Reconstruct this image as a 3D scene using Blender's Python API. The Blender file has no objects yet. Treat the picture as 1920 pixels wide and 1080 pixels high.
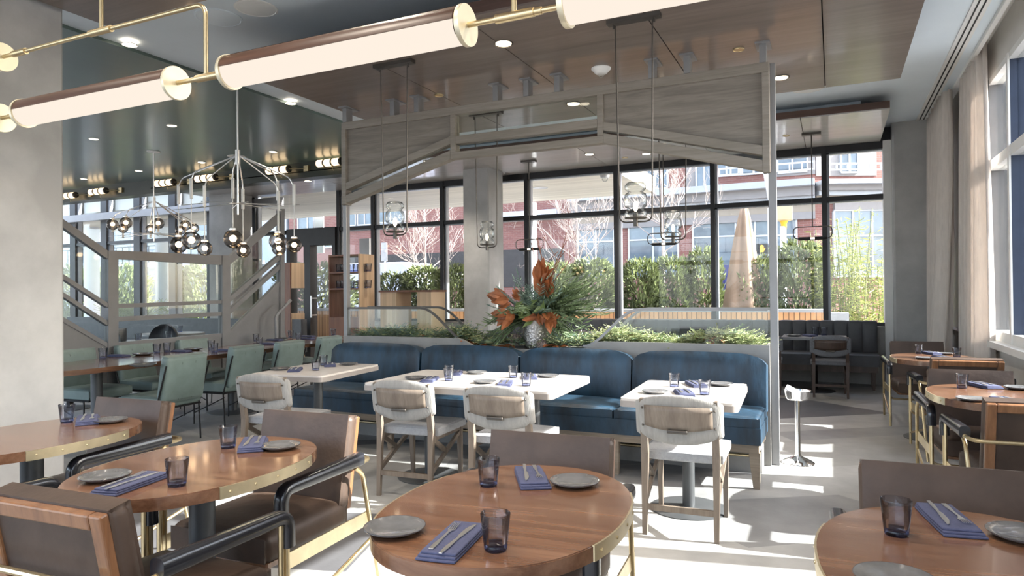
import bpy, bmesh, math, random
from mathutils import Vector, Matrix
RND = random.Random(11)
PI = math.pi
C = bpy.context.scene.collection
def rad(d): return d*PI/180
# ---- camera model recovered from the vanishing points of the photograph (1920x1080 frame) ----
FOC, EYE = 1283.0, 1.36
YAW, PITCH, ROLL = math.atan(603/FOC), 10.4/FOC, 0.009
FW = Vector((-math.sin(YAW)*math.cos(PITCH), math.cos(YAW)*math.cos(PITCH), math.sin(PITCH)))
_r0 = Vector((math.cos(YAW), math.sin(YAW), 0)); _u0 = _r0.cross(FW)
RT = _r0*math.cos(ROLL)-_u0*math.sin(ROLL); UP = _u0*math.cos(ROLL)+_r0*math.sin(ROLL)
CAM = Vector((0, 0, EYE))
def at(x, y, **k):
    """point where the sight line through photo pixel (x, y) meets a plane X=, Y= or Z="""
    d = FW+RT*((x-960)/FOC)+UP*((540-y)/FOC)
    (a, v), = k.items(); i = 'XYZ'.index(a)
    return CAM+d*((v-CAM[i])/d[i])

# ---------------------------------------------------------------- mesh builder
class MB:
    def __init__(s): s.v = []; s.f = []; s.m = []; s.mi = 0
    def add(s, vs, fs, M=None):
        b = len(s.v)
        s.v += [tuple(M @ Vector(p)) if M else tuple(p) for p in vs]
        s.f += [tuple(i+b for i in f) for f in fs]; s.m += [s.mi]*len(fs)
        return s
    def box(s, x0, x1, y0, y1, z0, z1, M=None):
        v = [(x, y, z) for z in (z0, z1) for y in (y0, y1) for x in (x0, x1)]
        return s.add(v, [(0, 2, 3, 1), (4, 5, 7, 6), (0, 1, 5, 4), (2, 6, 7, 3), (0, 4, 6, 2), (1, 3, 7, 5)], M)
    def cbox(s, c, d, M=None):
        return s.box(c[0]-d[0]/2, c[0]+d[0]/2, c[1]-d[1]/2, c[1]+d[1]/2, c[2]-d[2]/2, c[2]+d[2]/2, M)
    def rbox(s, c, d, r=.01, n=3, M=None, puff=(0, 0, 0), g=3):
        """soft box: rounded edges, optional bulge of each pair of faces"""
        bm = bmesh.new(); bmesh.ops.create_cube(bm, size=2)
        bmesh.ops.subdivide_edges(bm, edges=bm.edges[:], cuts=2*n+g, use_grid_fill=True)
        h = [q/2 for q in d]; vs = []
        N = 2*n+g+1
        def warp(t, hh):
            # first n steps at each side spread over the radius
            k = round((t+1)/2*N)
            rr = min(r, hh)
            if k <= n: return -hh+rr*(1-math.cos(k/n*PI/2)) if False else -hh+rr*k/n
            if k >= N-n: return hh-rr*(N-k)/n
            return -hh+rr+(2*hh-2*rr)*(k-n)/(N-2*n)
        for v in bm.verts:
            p = Vector([warp(v.co[i], h[i]) for i in range(3)])
            q = Vector([max(-h[i]+min(r, h[i]), min(h[i]-min(r, h[i]), p[i])) for i in range(3)])
            e = p-q
            if e.length > 1e-9:
                nz = sum(1 for i in range(3) if abs(abs(p[i])-h[i]) < 1e-9)
                e = e.normalized()*min(r, min(h) if nz else r) if nz else e
                p = q+e
            u = [p[i]/h[i] for i in range(3)]
            for i in range(3):
                j, k = [x for x in range(3) if x != i]
                if puff[i]:
                    p[i] += puff[i]*u[i]*max(0, 1-u[j]**4)*max(0, 1-u[k]**4)
            vs.append(p+Vector(c))
        fs = [[v.index for v in f.verts] for f in bm.faces]
        bm.free()
        return s.add(vs, fs, M)
    def tube(s, pts, r, n=8, closed=False, M=None, r1=None):
        pts = [Vector(p) for p in pts]; L = len(pts); vs = []; fs = []
        tang = []
        for i in range(L):
            a = pts[i-1] if (i > 0 or closed) else pts[0]; b = pts[(i+1) % L] if (i < L-1 or closed) else pts[-1]
            tang.append((b-a).normalized())
        ref = Vector((0, 0, 1)) if abs(tang[0].z) < .9 else Vector((1, 0, 0))
        u = tang[0].cross(ref).normalized()
        for i in range(L):
            u = (u-tang[i]*u.dot(tang[i])).normalized(); w = tang[i].cross(u)
            rr = r if r1 is None else r+(r1-r)*i/(L-1)
            for k in range(n):
                t = 2*PI*k/n; vs.append(pts[i]+(u*math.cos(t)+w*math.sin(t))*rr)
        for i in range(L if closed else L-1):
            j = (i+1) % L
            for k in range(n):
                q = (k+1) % n; fs.append((i*n+k, i*n+q, j*n+q, j*n+k))
        if not closed: fs += [tuple(range(n))[::-1], tuple(range((L-1)*n, L*n))]
        return s.add(vs, fs, M)
    def lathe(s, prof, n=24, c=(0, 0, 0), M=None, cap=True):
        vs = []; fs = []; L = len(prof)
        for r, z in prof:
            for k in range(n):
                t = 2*PI*k/n; vs.append((c[0]+r*math.cos(t), c[1]+r*math.sin(t), c[2]+z))
        for i in range(L-1):
            for k in range(n):
                q = (k+1) % n; fs.append((i*n+k, i*n+q, (i+1)*n+q, (i+1)*n+k))
        if cap: fs += [tuple(range(n))[::-1], tuple(range((L-1)*n, L*n))]
        return s.add(vs, fs, M)
    def cyl(s, c, r, z0, z1, n=20, M=None): return s.lathe([(r, z0), (r, z1)], n, (c[0], c[1], 0), M)
    def prism(s, poly, z0, z1, M=None):
        n = len(poly); vs = [(p[0], p[1], z0) for p in poly]+[(p[0], p[1], z1) for p in poly]
        fs = [tuple(range(n))[::-1], tuple(range(n, 2*n))]+[(i, (i+1) % n, n+(i+1) % n, n+i) for i in range(n)]
        return s.add(vs, fs, M)
    def sphere(s, c, r, n=16, M=None, sq=(1, 1, 1)):
        h = n//2; prof = [(r*math.sin(PI*i/h), -r*math.cos(PI*i/h)) for i in range(1, h)]
        vs = []; fs = []
        for rr, z in prof:
            for k in range(n):
                t = 2*PI*k/n; vs.append((c[0]+sq[0]*rr*math.cos(t), c[1]+sq[1]*rr*math.sin(t), c[2]+sq[2]*z))
        L = len(prof); b = len(vs); vs += [(c[0], c[1], c[2]-r*sq[2]), (c[0], c[1], c[2]+r*sq[2])]
        for i in range(L-1):
            for k in range(n):
                q = (k+1) % n; fs.append((i*n+k, i*n+q, (i+1)*n+q, (i+1)*n+k))
        for k in range(n):
            q = (k+1) % n; fs += [(b, q, k), (b+1, (L-1)*n+k, (L-1)*n+q)]
        return s.add(vs, fs, M)
    def bar(s, a, b, w, d, up=(0, 0, 1), w1=None, d1=None):
        """rectangular bar from a to b, w across, d along `up`, may taper"""
        a = Vector(a); b = Vector(b); t = (b-a).normalized(); u = Vector(up); u = (u-t*u.dot(t)).normalized(); x = t.cross(u)
        vs = []
        for p, ww, dd in ((a, w, d), (b, w1 or w, d1 or d)):
            for i, j in ((-1, -1), (1, -1), (1, 1), (-1, 1)): vs.append(p+x*(i*ww/2)+u*(j*dd/2))
        return s.add(vs, [(3, 2, 1, 0), (4, 5, 6, 7), (0, 1, 5, 4), (1, 2, 6, 5), (2, 3, 7, 6), (3, 0, 4, 7)])
    def leaf(s, p, d, l, w, nrm=None, fold=.25):
        d = Vector(d).normalized(); n = nrm or Vector((RND.uniform(-1, 1), RND.uniform(-1, 1), RND.uniform(-.2, 1)))
        x = d.cross(n)
        if x.length < 1e-4: x = d.cross(Vector((1, 0, .3)))
        x.normalize(); n = x.cross(d); p = Vector(p)
        return s.add([p, p+d*l*.45+x*w/2+n*w*fold, p+d*l, p+d*l*.45-x*w/2+n*w*fold], [(0, 1, 2), (0, 2, 3)])
    def bigleaf(s, p, d, l, w, nrm, curl=.25):
        d = Vector(d).normalized(); x = d.cross(nrm); x = x.normalized() if x.length > 1e-4 else Vector((1, 0, 0)); n = x.cross(d); p = Vector(p); vs = []; fs = []
        prof = [(0, .08), (.18, .62), (.42, 1), (.68, .85), (.88, .42), (1, .02)]
        for t, h in prof:
            c = p+d*l*t-n*l*curl*t*t
            vs += [c-x*w*h/2+n*w*.16*h, c, c+x*w*h/2+n*w*.16*h]
        for i in range(5): k = i*3; fs += [(k, k+1, k+4, k+3), (k+1, k+2, k+5, k+4)]
        return s.add(vs, fs)
    def mesh(s, name, mats, smooth=True, ang=35):
        me = bpy.data.meshes.new(name); me.from_pydata(s.v, [], s.f)
        for m in (mats if isinstance(mats, (list, tuple)) else [mats]): me.materials.append(m)
        if any(s.m): me.polygons.foreach_set('material_index', s.m)
        me.update()
        if smooth:
            me.polygons.foreach_set('use_smooth', [True]*len(me.polygons)); me.set_sharp_from_angle(angle=rad(ang))
        return me
    def build(s, name, mats, parent=None, smooth=True, ang=35, loc=None, rz=0):
        o = bpy.data.objects.new(name, s.mesh(name, mats, smooth, ang)); C.objects.link(o)
        if parent: o.parent = parent
        if loc is not None: o.location = loc
        if rz: o.rotation_euler.z = rz
        return o
def fix_normals(o):
    bm = bmesh.new(); bm.from_mesh(o.data); bmesh.ops.recalc_face_normals(bm, faces=bm.faces); bm.to_mesh(o.data); bm.free(); return o

def tag(o, label=None, cat=None, group=None, kind=None):
    if label: o['label'] = label
    if cat: o['category'] = cat
    if group: o['group'] = group
    if kind: o['kind'] = kind
    return o
def thing(name, label, cat, loc=(0, 0, 0), rz=0, group=None, kind=None):
    o = bpy.data.objects.new(name, None); C.objects.link(o); o.empty_display_size = .1
    o.location = loc; o.rotation_euler = (0, 0, rz)
    return tag(o, label, cat, group, kind)
def dup(root, label, loc, rz=0, group=None, scale=None):
    def cp(o, par):
        c = o.copy(); C.objects.link(c)
        if par: c.parent = par
        for ch in [x for x in KIDS.get(o.name, [])]: KIDS.setdefault(c.name, []).append(cp(ch, c))
        return c
    if root.name not in KIDS: index_kids(root)
    r = cp(root, None); r.location = loc; r.rotation_euler = (0, 0, rz); r['label'] = label
    if group: r['group'] = group
    if scale: r.scale = (scale,)*3
    return r
KIDS = {}
def index_kids(root):
    KIDS[root.name] = list(root.children)
    for c in root.children: index_kids(c)
class Stamp:
    """first call moves the prototype, later calls copy it"""
    def __init__(s, proto): s.p = proto; s.used = False
    def __call__(s, label, loc, rz=0, group=None, scale=None):
        if not s.used:
            s.used = True; s.p['label'] = label; s.p.location = loc; s.p.rotation_euler = (0, 0, rz)
            if group: s.p['group'] = group
            if scale: s.p.scale = (scale,)*3
            return s.p
        return dup(s.p, label, loc, rz, group, scale)
def struct(name, mb, m, parent=None, label=None, smooth=False):
    o = mb.build(name, m, parent, smooth)
    if not parent: o['kind'] = 'structure'
    if label: o['label'] = label
    return o

# ---------------------------------------------------------------- materials
def newmat(name):
    m = bpy.data.materials.new(name); m.use_nodes = True; t = m.node_tree; t.nodes.clear()
    out = t.nodes.new('ShaderNodeOutputMaterial'); return m, t, out
def N(t, typ, **k):
    n = t.nodes.new(typ)
    for a, b in k.items():
        if hasattr(n, a): setattr(n, a, b)
        else: n.inputs[a].default_value = b
    return n
def col4(c): return (c[0], c[1], c[2], 1)
def mat(name, c, rough=.5, metal=0, var=.08, scale=6, stretch=(1, 1, 1), bump=0, bscale=None, sheen=0, coat=0, spec=.5, c2=None, trans=0, detail=4, rvar=0):
    m, t, out = newmat(name); L = t.links.new
    b = N(t, 'ShaderNodeBsdfPrincipled'); L(b.outputs[0], out.inputs[0])
    b.inputs['Roughness'].default_value = rough; b.inputs['Metallic'].default_value = metal
    b.inputs['Specular IOR Level'].default_value = spec
    if sheen: b.inputs['Sheen Weight'].default_value = sheen; b.inputs['Sheen Roughness'].default_value = .4; b.inputs['Sheen Tint'].default_value = col4([min(1, x*2+.1) for x in c])
    if coat: b.inputs['Coat Weight'].default_value = coat; b.inputs['Coat Roughness'].default_value = .12
    tc = N(t, 'ShaderNodeTexCoord'); mp = N(t, 'ShaderNodeMapping'); mp.inputs['Scale'].default_value = stretch
    L(tc.outputs['Object'], mp.inputs[0])
    no = N(t, 'ShaderNodeTexNoise', Scale=scale, Detail=detail, Roughness=.6); L(mp.outputs[0], no.inputs['Vector'])
    ra = N(t, 'ShaderNodeValToRGB'); L(no.outputs[0], ra.inputs[0])
    a = c2 if c2 else [x*(1-var) for x in c]; z = c if c2 else [min(1, x*(1+var)) for x in c]
    ra.color_ramp.elements[0].position = .35; ra.color_ramp.elements[1].position = .65
    ra.color_ramp.elements[0].color = col4(a); ra.color_ramp.elements[1].color = col4(z)
    L(ra.outputs[0], b.inputs['Base Color'])
    if rvar:
        mr = N(t, 'ShaderNodeMapRange'); mr.inputs['To Min'].default_value = rough-rvar; mr.inputs['To Max'].default_value = rough+rvar
        L(no.outputs[0], mr.inputs[0]); L(mr.outputs[0], b.inputs['Roughness'])
    if bump:
        n2 = N(t, 'ShaderNodeTexNoise', Scale=bscale or scale*4, Detail=3); L(mp.outputs[0], n2.inputs['Vector'])
        bp = N(t, 'ShaderNodeBump', Strength=bump, Distance=.01); L(n2.outputs[0], bp.inputs['Height']); L(bp.outputs[0], b.inputs['Normal'])
    if trans:   # thin leaf / cloth that lets light through
        tr = N(t, 'ShaderNodeBsdfTranslucent'); L(ra.outputs[0], tr.inputs[0]); mx = N(t, 'ShaderNodeMixShader'); mx.inputs[0].default_value = trans
        L(b.outputs[0], mx.inputs[1]); L(tr.outputs[0], mx.inputs[2]); L(mx.outputs[0], out.inputs[0])
    return m
def wood(name, c1, c2, c3, rough=.35, axis=0, scale=1.0, coat=0, bump=.05):
    """long streaky grain along an object axis"""
    m, t, out = newmat(name); L = t.links.new
    b = N(t, 'ShaderNodeBsdfPrincipled', Roughness=rough); L(b.outputs[0], out.inputs[0])
    if coat: b.inputs['Coat Weight'].default_value = coat; b.inputs['Coat Roughness'].default_value = .08
    tc = N(t, 'ShaderNodeTexCoord'); mp = N(t, 'ShaderNodeMapping'); s = [9*scale]*3; s[axis] = .7*scale
    mp.inputs['Scale'].default_value = s; L(tc.outputs['Object'], mp.inputs[0])
    n1 = N(t, 'ShaderNodeTexNoise', Scale=1.6, Detail=6, Roughness=.65, Distortion=.6); L(mp.outputs[0], n1.inputs['Vector'])
    n2 = N(t, 'ShaderNodeTexNoise', Scale=9, Detail=3); L(mp.outputs[0], n2.inputs['Vector'])
    ra = N(t, 'ShaderNodeValToRGB'); e = ra.color_ramp.elements
    e[0].position = .32; e[0].color = col4(c1); e[1].position = .7; e[1].color = col4(c3)
    k = e.new(.5); k.color = col4(c2); L(n1.outputs[0], ra.inputs[0])
    mx = N(t, 'ShaderNodeMixRGB', blend_type='MULTIPLY'); mx.inputs[0].default_value = .35; L(ra.outputs[0], mx.inputs[1]); L(n2.outputs[0], mx.inputs[2])
    L(mx.outputs[0], b.inputs['Base Color'])
    if bump:
        bp = N(t, 'ShaderNodeBump', Strength=bump, Distance=.003); L(n2.outputs[0], bp.inputs['Height']); L(bp.outputs[0], b.inputs['Normal'])
    return m
def emit(name, c, s):
    m, t, out = newmat(name); e = N(t, 'ShaderNodeEmission'); e.inputs[0].default_value = col4(c); e.inputs[1].default_value = s
    t.links.new(e.outputs[0], out.inputs[0]); return m
def pane(name, tint=(.96, .98, .97), refl=.06):
    m, t, out = newmat(name); L = t.links.new
    tr = N(t, 'ShaderNodeBsdfTransparent'); tr.inputs[0].default_value = col4(tint)
    g = N(t, 'ShaderNodeBsdfGlossy'); g.inputs['Roughness'].default_value = .01
    lw = N(t, 'ShaderNodeLayerWeight'); lw.inputs[0].default_value = .14
    mr = N(t, 'ShaderNodeMapRange'); mr.inputs['To Min'].default_value = refl; mr.inputs['To Max'].default_value = .5
    L(lw.outputs['Fresnel'], mr.inputs[0])
    mx = N(t, 'ShaderNodeMixShader'); L(mr.outputs[0], mx.inputs[0]); L(tr.outputs[0], mx.inputs[1]); L(g.outputs[0], mx.inputs[2]); L(mx.outputs[0], out.inputs[0]); return m
def glassm(name, c, mixt=.4, rough=0.0):
    m, t, out = newmat(name); L = t.links.new
    g = N(t, 'ShaderNodeBsdfGlass'); g.inputs[0].default_value = col4(c); g.inputs['IOR'].default_value = 1.45; g.inputs['Roughness'].default_value = rough
    tr = N(t, 'ShaderNodeBsdfTransparent'); tr.inputs[0].default_value = col4(c)
    mx = N(t, 'ShaderNodeMixShader'); mx.inputs[0].default_value = mixt; L(g.outputs[0], mx.inputs[1]); L(tr.outputs[0], mx.inputs[2]); L(mx.outputs[0], out.inputs[0]); return m
def thin_glass(name, face, edge, refl=.05, ior=1.35):
    """thin-walled glass: clear face on, darker along its silhouette where the wall is seen edge on"""
    m, t, out = newmat(name); L = t.links.new
    lw = N(t, 'ShaderNodeLayerWeight'); lw.inputs[0].default_value = .35; r = N(t, 'ShaderNodeValToRGB'); e = r.color_ramp.elements
    e[0].position = .35; e[0].color = col4(face); e[1].position = .95; e[1].color = col4(edge); L(lw.outputs['Facing'], r.inputs[0])
    tr = N(t, 'ShaderNodeBsdfTransparent'); L(r.outputs[0], tr.inputs[0]); g = N(t, 'ShaderNodeBsdfGlossy'); g.inputs['Roughness'].default_value = .03
    fr = N(t, 'ShaderNodeFresnel'); fr.inputs[0].default_value = ior; mr = N(t, 'ShaderNodeMapRange'); mr.inputs['To Min'].default_value = refl*.3; mr.inputs['To Max'].default_value = .8; L(fr.outputs[0], mr.inputs[0])
    mx = N(t, 'ShaderNodeMixShader'); L(mr.outputs[0], mx.inputs[0]); L(tr.outputs[0], mx.inputs[1]); L(g.outputs[0], mx.inputs[2]); L(mx.outputs[0], out.inputs[0]); return m
def bricks(name, c1, c2, mortar, sc=1.0, axes='XZ'):
    m, t, out = newmat(name); L = t.links.new
    b = N(t, 'ShaderNodeBsdfPrincipled', Roughness=.85); L(b.outputs[0], out.inputs[0])
    tc = N(t, 'ShaderNodeTexCoord'); sx = N(t, 'ShaderNodeSeparateXYZ'); cb = N(t, 'ShaderNodeCombineXYZ'); L(tc.outputs['Object'], sx.inputs[0])
    L(sx.outputs[axes[0]], cb.inputs[0]); L(sx.outputs[axes[1]], cb.inputs[1])
    br = N(t, 'ShaderNodeTexBrick'); br.inputs['Color1'].default_value = col4(c1); br.inputs['Color2'].default_value = col4(c2); br.inputs['Mortar'].default_value = col4(mortar)
    br.inputs['Scale'].default_value = 4.2*sc; br.inputs['Mortar Size'].default_value = .012; br.inputs['Brick Width'].default_value = 1.0; br.inputs['Row Height'].default_value = .33
    L(cb.outputs[0], br.inputs['Vector']); L(br.outputs[0], b.inputs['Base Color']); return m
def planks(name, c, line, pitch, axis='Y', rough=.5, gap=.02):
    """boards with thin dark joints every `pitch` metres along an axis"""
    m, t, out = newmat(name); L = t.links.new
    b = N(t, 'ShaderNodeBsdfPrincipled', Roughness=rough); L(b.outputs[0], out.inputs[0])
    tc = N(t, 'ShaderNodeTexCoord'); sx = N(t, 'ShaderNodeSeparateXYZ'); L(tc.outputs['Object'], sx.inputs[0])
    d = N(t, 'ShaderNodeMath', operation='DIVIDE'); L(sx.outputs[axis], d.inputs[0]); d.inputs[1].default_value = pitch
    fr = N(t, 'ShaderNodeMath', operation='FRACT'); L(d.outputs[0], fr.inputs[0])
    lt = N(t, 'ShaderNodeMath', operation='LESS_THAN'); L(fr.outputs[0], lt.inputs[0]); lt.inputs[1].default_value = gap
    fl = N(t, 'ShaderNodeMath', operation='FLOOR'); L(d.outputs[0], fl.inputs[0])
    wn = N(t, 'ShaderNodeTexWhiteNoise', noise_dimensions='1D'); L(fl.outputs[0], wn.inputs['W'])
    r = N(t, 'ShaderNodeValToRGB'); r.color_ramp.elements[0].color = col4([x*.88 for x in c]); r.color_ramp.elements[1].color = col4([min(1, x*1.1) for x in c]); L(wn.outputs[0], r.inputs[0])
    mx = N(t, 'ShaderNodeMixRGB'); L(lt.outputs[0], mx.inputs[0]); L(r.outputs[0], mx.inputs[1]); mx.inputs[2].default_value = col4(line); L(mx.outputs[0], b.inputs['Base Color']); return m

M = {}
M['concrete'] = mat('concrete', (.4, .4, .394), .8, var=.16, scale=1.6, bump=.15, bscale=18, detail=8)
M['floor_a'] = mat('floor_light', (.36, .36, .352), .42, var=.1, scale=5, bump=.05, bscale=60, detail=8)
M['floor_b'] = mat('floor_mid', (.235, .235, .235), .42, var=.1, scale=5, bump=.05, bscale=60, detail=8)
M['floor_c'] = mat('floor_dark', (.105, .105, .112), .42, var=.12, scale=5, bump=.05, bscale=60, detail=8)
M['floor_d'] = mat('floor_warm', (.3, .297, .285), .42, var=.1, scale=5, bump=.05, bscale=60, detail=8)
M['ceiling'] = mat('ceiling_paint', (.7, .78, .84), .6, var=.02, scale=2)
M['ceiling_green'] = mat('green_lacquer', (.085, .135, .115), .34, var=.25, scale=.8, stretch=(1, .35, 1), spec=.8, coat=.3, rvar=.08)
M['bulkhead'] = mat('dark_green_bulkhead', (.018, .024, .014), .35, var=.2, scale=2)
M['trim_white'] = mat('white_trim', (.74, .74, .72), .5, var=.03)
M['trim_wall'] = mat('off_white_wall', (.62, .6, .57), .6, var=.05, scale=3)
M['soffit'] = wood('soffit_veneer', (.15, .112, .095), (.19, .145, .122), (.235, .185, .158), .33, axis=0, scale=.5, coat=.25, bump=0)
M['soffit_edge'] = wood('soffit_edge', (.07, .035, .025), (.1, .052, .038), (.14, .075, .052), .4, axis=0, scale=.5)
M['greywood'] = wood('grey_stained_oak', (.2, .175, .15), (.27, .24, .205), (.34, .305, .265), .5, axis=0, scale=1.1)
M['greywood_frame'] = wood('grey_oak_frame', (.27, .24, .2), (.32, .285, .245), (.37, .335, .29), .5, axis=0, scale=.8)
M['stonegrey'] = mat('grey_composite', (.27, .262, .248), .45, var=.07, scale=8)
M['greymetal'] = mat('grey_painted_metal', (.25, .25, .255), .4, metal=.3, var=.05)
M['black_alu'] = mat('black_aluminium', (.022, .022, .024), .4, metal=.3, var=.1)
M['grey_alu'] = mat('grey_aluminium', (.3, .32, .35), .4, metal=.4, var=.04)
M['divider'] = mat('grey_divider_metal', (.17, .17, .175), .45, metal=.2, var=.05)
M['navy'] = mat('navy_fin', (.03, .042, .075), .4, metal=.2, var=.08)
M['pane'] = pane('window_glass', (.97, .985, .98), .02); M['guard'] = pane('guard_glass', (.94, .97, .96), .03)
M['curtain'] = mat('linen_curtain', (.74, .68, .63), .9, var=.05, scale=30, stretch=(1, 1, .2), trans=.25)
M['walnut'] = wood('walnut_top', (.16, .062, .025), (.27, .115, .045), (.38, .175, .075), .22, axis=0, scale=1.1, coat=.5)
M['walnut_edge'] = wood('walnut_edge', (.15, .07, .035), (.22, .11, .055), (.29, .155, .085), .3, axis=0, scale=1.2, coat=.2)
M['walnut_frame'] = wood('walnut_frame', (.16, .07, .032), (.25, .115, .052), (.33, .165, .08), .3, axis=2, scale=1.2, coat=.3)
M['brass'] = mat('brushed_brass', (.62, .5, .3), .34, metal=1, var=.06, scale=20)
M['brass_plate'] = mat('pale_brass_plate', (.74, .63, .42), .35, metal=.9, var=.08, scale=12)
M['brass_disc'] = mat('satin_brass_disc', (.74, .67, .5), .45, metal=.7, var=.04)
M['chrome'] = mat('polished_steel', (.82, .82, .83), .07, metal=1, var=.01)
M['steel'] = mat('cutlery_steel', (.8, .79, .77), .32, metal=1, var=.01)
M['hammered'] = mat('hammered_silver', (.4, .385, .37), .3, metal=1, var=.1, scale=60, bump=.9, bscale=55)
M['blackmetal'] = mat('black_metal', (.02, .02, .021), .45, metal=.5, var=.1)
M['darkmetal'] = mat('bronze_metal', (.1, .09, .08), .4, metal=.7, var=.1)
M['pedestal'] = mat('charcoal_pedestal', (.09, .095, .1), .45, metal=.4, var=.08)
M['stone'] = mat('pale_stone_top', (.6, .56, .52), .3, var=.05, scale=9, coat=.2)
M['stone_edge'] = mat('table_edge_grey', (.3, .27, .25), .4, var=.06)
M['velvet'] = mat('teal_velvet', (.0095, .031, .056), .45, var=.6, scale=3.5, stretch=(1.6, 1.6, .5), bump=.35, bscale=14, sheen=.12)
M['black_leather'] = mat('charcoal_leather', (.062, .065, .073), .5, var=.12, scale=8, bump=.15, bscale=40)
M['brown_leather'] = mat('brown_leather', (.064, .042, .031), .48, var=.22, spec=.35, scale=5, bump=.12, bscale=30)
M['arm_leather'] = mat('black_arm_leather', (.012, .013, .017), .25, var=.1, spec=.6, coat=.3)
M['green_leather'] = mat('sage_leather', (.165, .22, .208), .42, var=.1, scale=6, bump=.08, bscale=40)
M['fabric'] = mat('grey_upholstery', (.29, .28, .262), .95, var=.1, scale=45, stretch=(1, 1, .15), bump=.25, bscale=160, sheen=.15)
M['seat_fabric'] = mat('grey_seat_cloth', (.34, .345, .355), .95, var=.08, scale=60, bump=.25, bscale=200, sheen=.15)
M['chairwood'] = wood('weathered_oak', (.15, .115, .088), (.205, .163, .127), (.265, .217, .172), .5, axis=2, scale=1.3)
M['railwood'] = wood('bench_oak', (.24, .19, .14), (.31, .25, .19), (.38, .32, .25), .5, axis=0, scale=1.1)
M['lightwood'] = planks('slatted_oak', (.56, .4, .26), (.4, .27, .17), .06, 'X', .5, .05)
M['redwood'] = wood('cabinet_wood', (.12, .05, .03), (.18, .075, .04), (.24, .11, .06), .4, axis=2)
M['plate'] = mat('grey_glazed_plate', (.135, .137, .142), .08, var=.15, scale=14, coat=.3); M['plate_rim'] = mat('dark_plate_rim', (.06, .06, .065), .2, var=.1)
M['napkin'] = mat('denim_blue_napkin', (.06, .068, .13), .95, var=.1, scale=60, bump=.2, bscale=250)
M['white_cloth'] = mat('white_napkin', (.8, .8, .82), .9, var=.03)
M['tumbler'] = thin_glass('smoke_tumbler', (.84, .85, .88), (.3, .31, .36)); M['tumbler_base'] = thin_glass('blue_glass_base', (.5, .54, .72), (.1, .12, .3))
M['jar'] = thin_glass('clear_jar', (.96, .97, .96), (.5, .53, .53))
M['smoke'] = thin_glass('smoked_globe', (.6, .56, .53), (.1, .09, .085))
M['bulb'] = emit('bulb', (1, .72, .42), 14); M['bulb_soft'] = emit('soft_bulb', (1, .8, .55), 6)
M['tube_light'] = emit('tube_diffuser', (1, .88, .76), .5); M['down_light'] = emit('downlight_glow', (1, .85, .65), 6)
M['sconce'] = emit('sconce_glow', (1, .72, .42), 1.6)
M['white_plastic'] = mat('white_plastic', (.8, .8, .78), .4, var=.02)
M['black_gap'] = mat('dark_slot', (.012, .012, .012), .8)
M['leaf_hedge'] = mat('laurel_leaf', (.17, .205, .085), .28, var=.6, scale=5, trans=.15); M['leaf_bamboo'] = mat('bamboo_leaf', (.3, .33, .1), .4, var=.45, scale=3, trans=.4)
M['stem'] = mat('green_stem', (.2, .22, .1), .6)
M['bark'] = mat('pale_bark', (.36, .3, .275), .8, var=.15)
M['cedar'] = mat('cedar_frond', (.14, .2, .1), .6, var=.4, scale=12, trans=.2); M['fir'] = mat('blue_fir', (.14, .21, .17), .6, var=.3, scale=12, trans=.15)
M['magnolia'] = mat('rust_magnolia_leaf', (.3, .1, .035), .5, var=.35, scale=9, trans=.15); M['magnolia_green'] = mat('green_magnolia_leaf', (.17, .23, .08), .35, var=.3, scale=9)
M['moss'] = mat('pale_cedar_tips', (.4, .43, .22), .7, var=.4, scale=14, trans=.2); M['cone'] = mat('frosted_pine_cone', (.28, .22, .19), .8, var=.5, scale=60)
M['twig'] = mat('red_twig', (.2, .08, .05), .6)
M['brick'] = bricks('red_brick', (.23, .1, .082), (.19, .08, .068), (.3, .24, .22), 1.0); 
M['band'] = mat('beige_cladding', (.28, .235, .185), .7, var=.04, scale=2); M['band_white'] = mat('white_cornice', (.34, .35, .37), .6, var=.03)
M['render'] = mat('pale_render', (.24, .222, .216), .7, var=.04)
M['farglass'] = mat('facade_glass', (.1, .13, .16), .06, var=.35, scale=.7, spec=.9)
M['win_frame'] = mat('white_window_frame', (.45, .46, .48), .5, var=.02)
M['porch'] = planks('porch_boards', (.62, .57, .5), (.42, .38, .32), .14, 'Y', .6, .06)
M['slats'] = planks('bench_slats', (.62, .33, .16), (.2, .1, .05), .09, 'X', .6, .18)
M['asphalt'] = mat('asphalt', (.2, .2, .21), .9, var=.15, scale=3); M['paving'] = mat('paving', (.5, .49, .47), .85, var=.08, scale=3)
M['umbrella'] = mat('sand_canvas', (.36, .25, .175), .9, var=.07, scale=5, bump=.4, bscale=6)
M['van'] = mat('lilac_van', (.52, .56, .74), .35, var=.02); M['blue_sign'] = mat('blue_board', (.05, .055, .25), .5); M['sign_back'] = mat('sign_back', (.5, .5, .52), .45, metal=.3)
M['signal'] = mat('cream_signal', (.5, .41, .24), .5, var=.06); M['signal_amber'] = mat('amber_signal', (.75, .42, .03), .5); M['pole'] = mat('white_pole', (.72, .74, .8), .4, var=.03)
M['hand'] = emit('signal_hand', (1, .42, .03), 4); M['far_grey'] = mat('far_grey_wall', (.42, .46, .52), .8, var=.06); M['far_white'] = mat('far_white_wall', (.7, .72, .76), .8, var=.04)
M['grass'] = mat('grass_blade', (.4, .45, .2), .6, var=.3, trans=.3); M['banner'] = mat('pale_banner', (.75, .82, .86), .8, var=.05)
M['dark_inside'] = mat('dark_interior', (.035, .03, .028), .6, var=.2)
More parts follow.
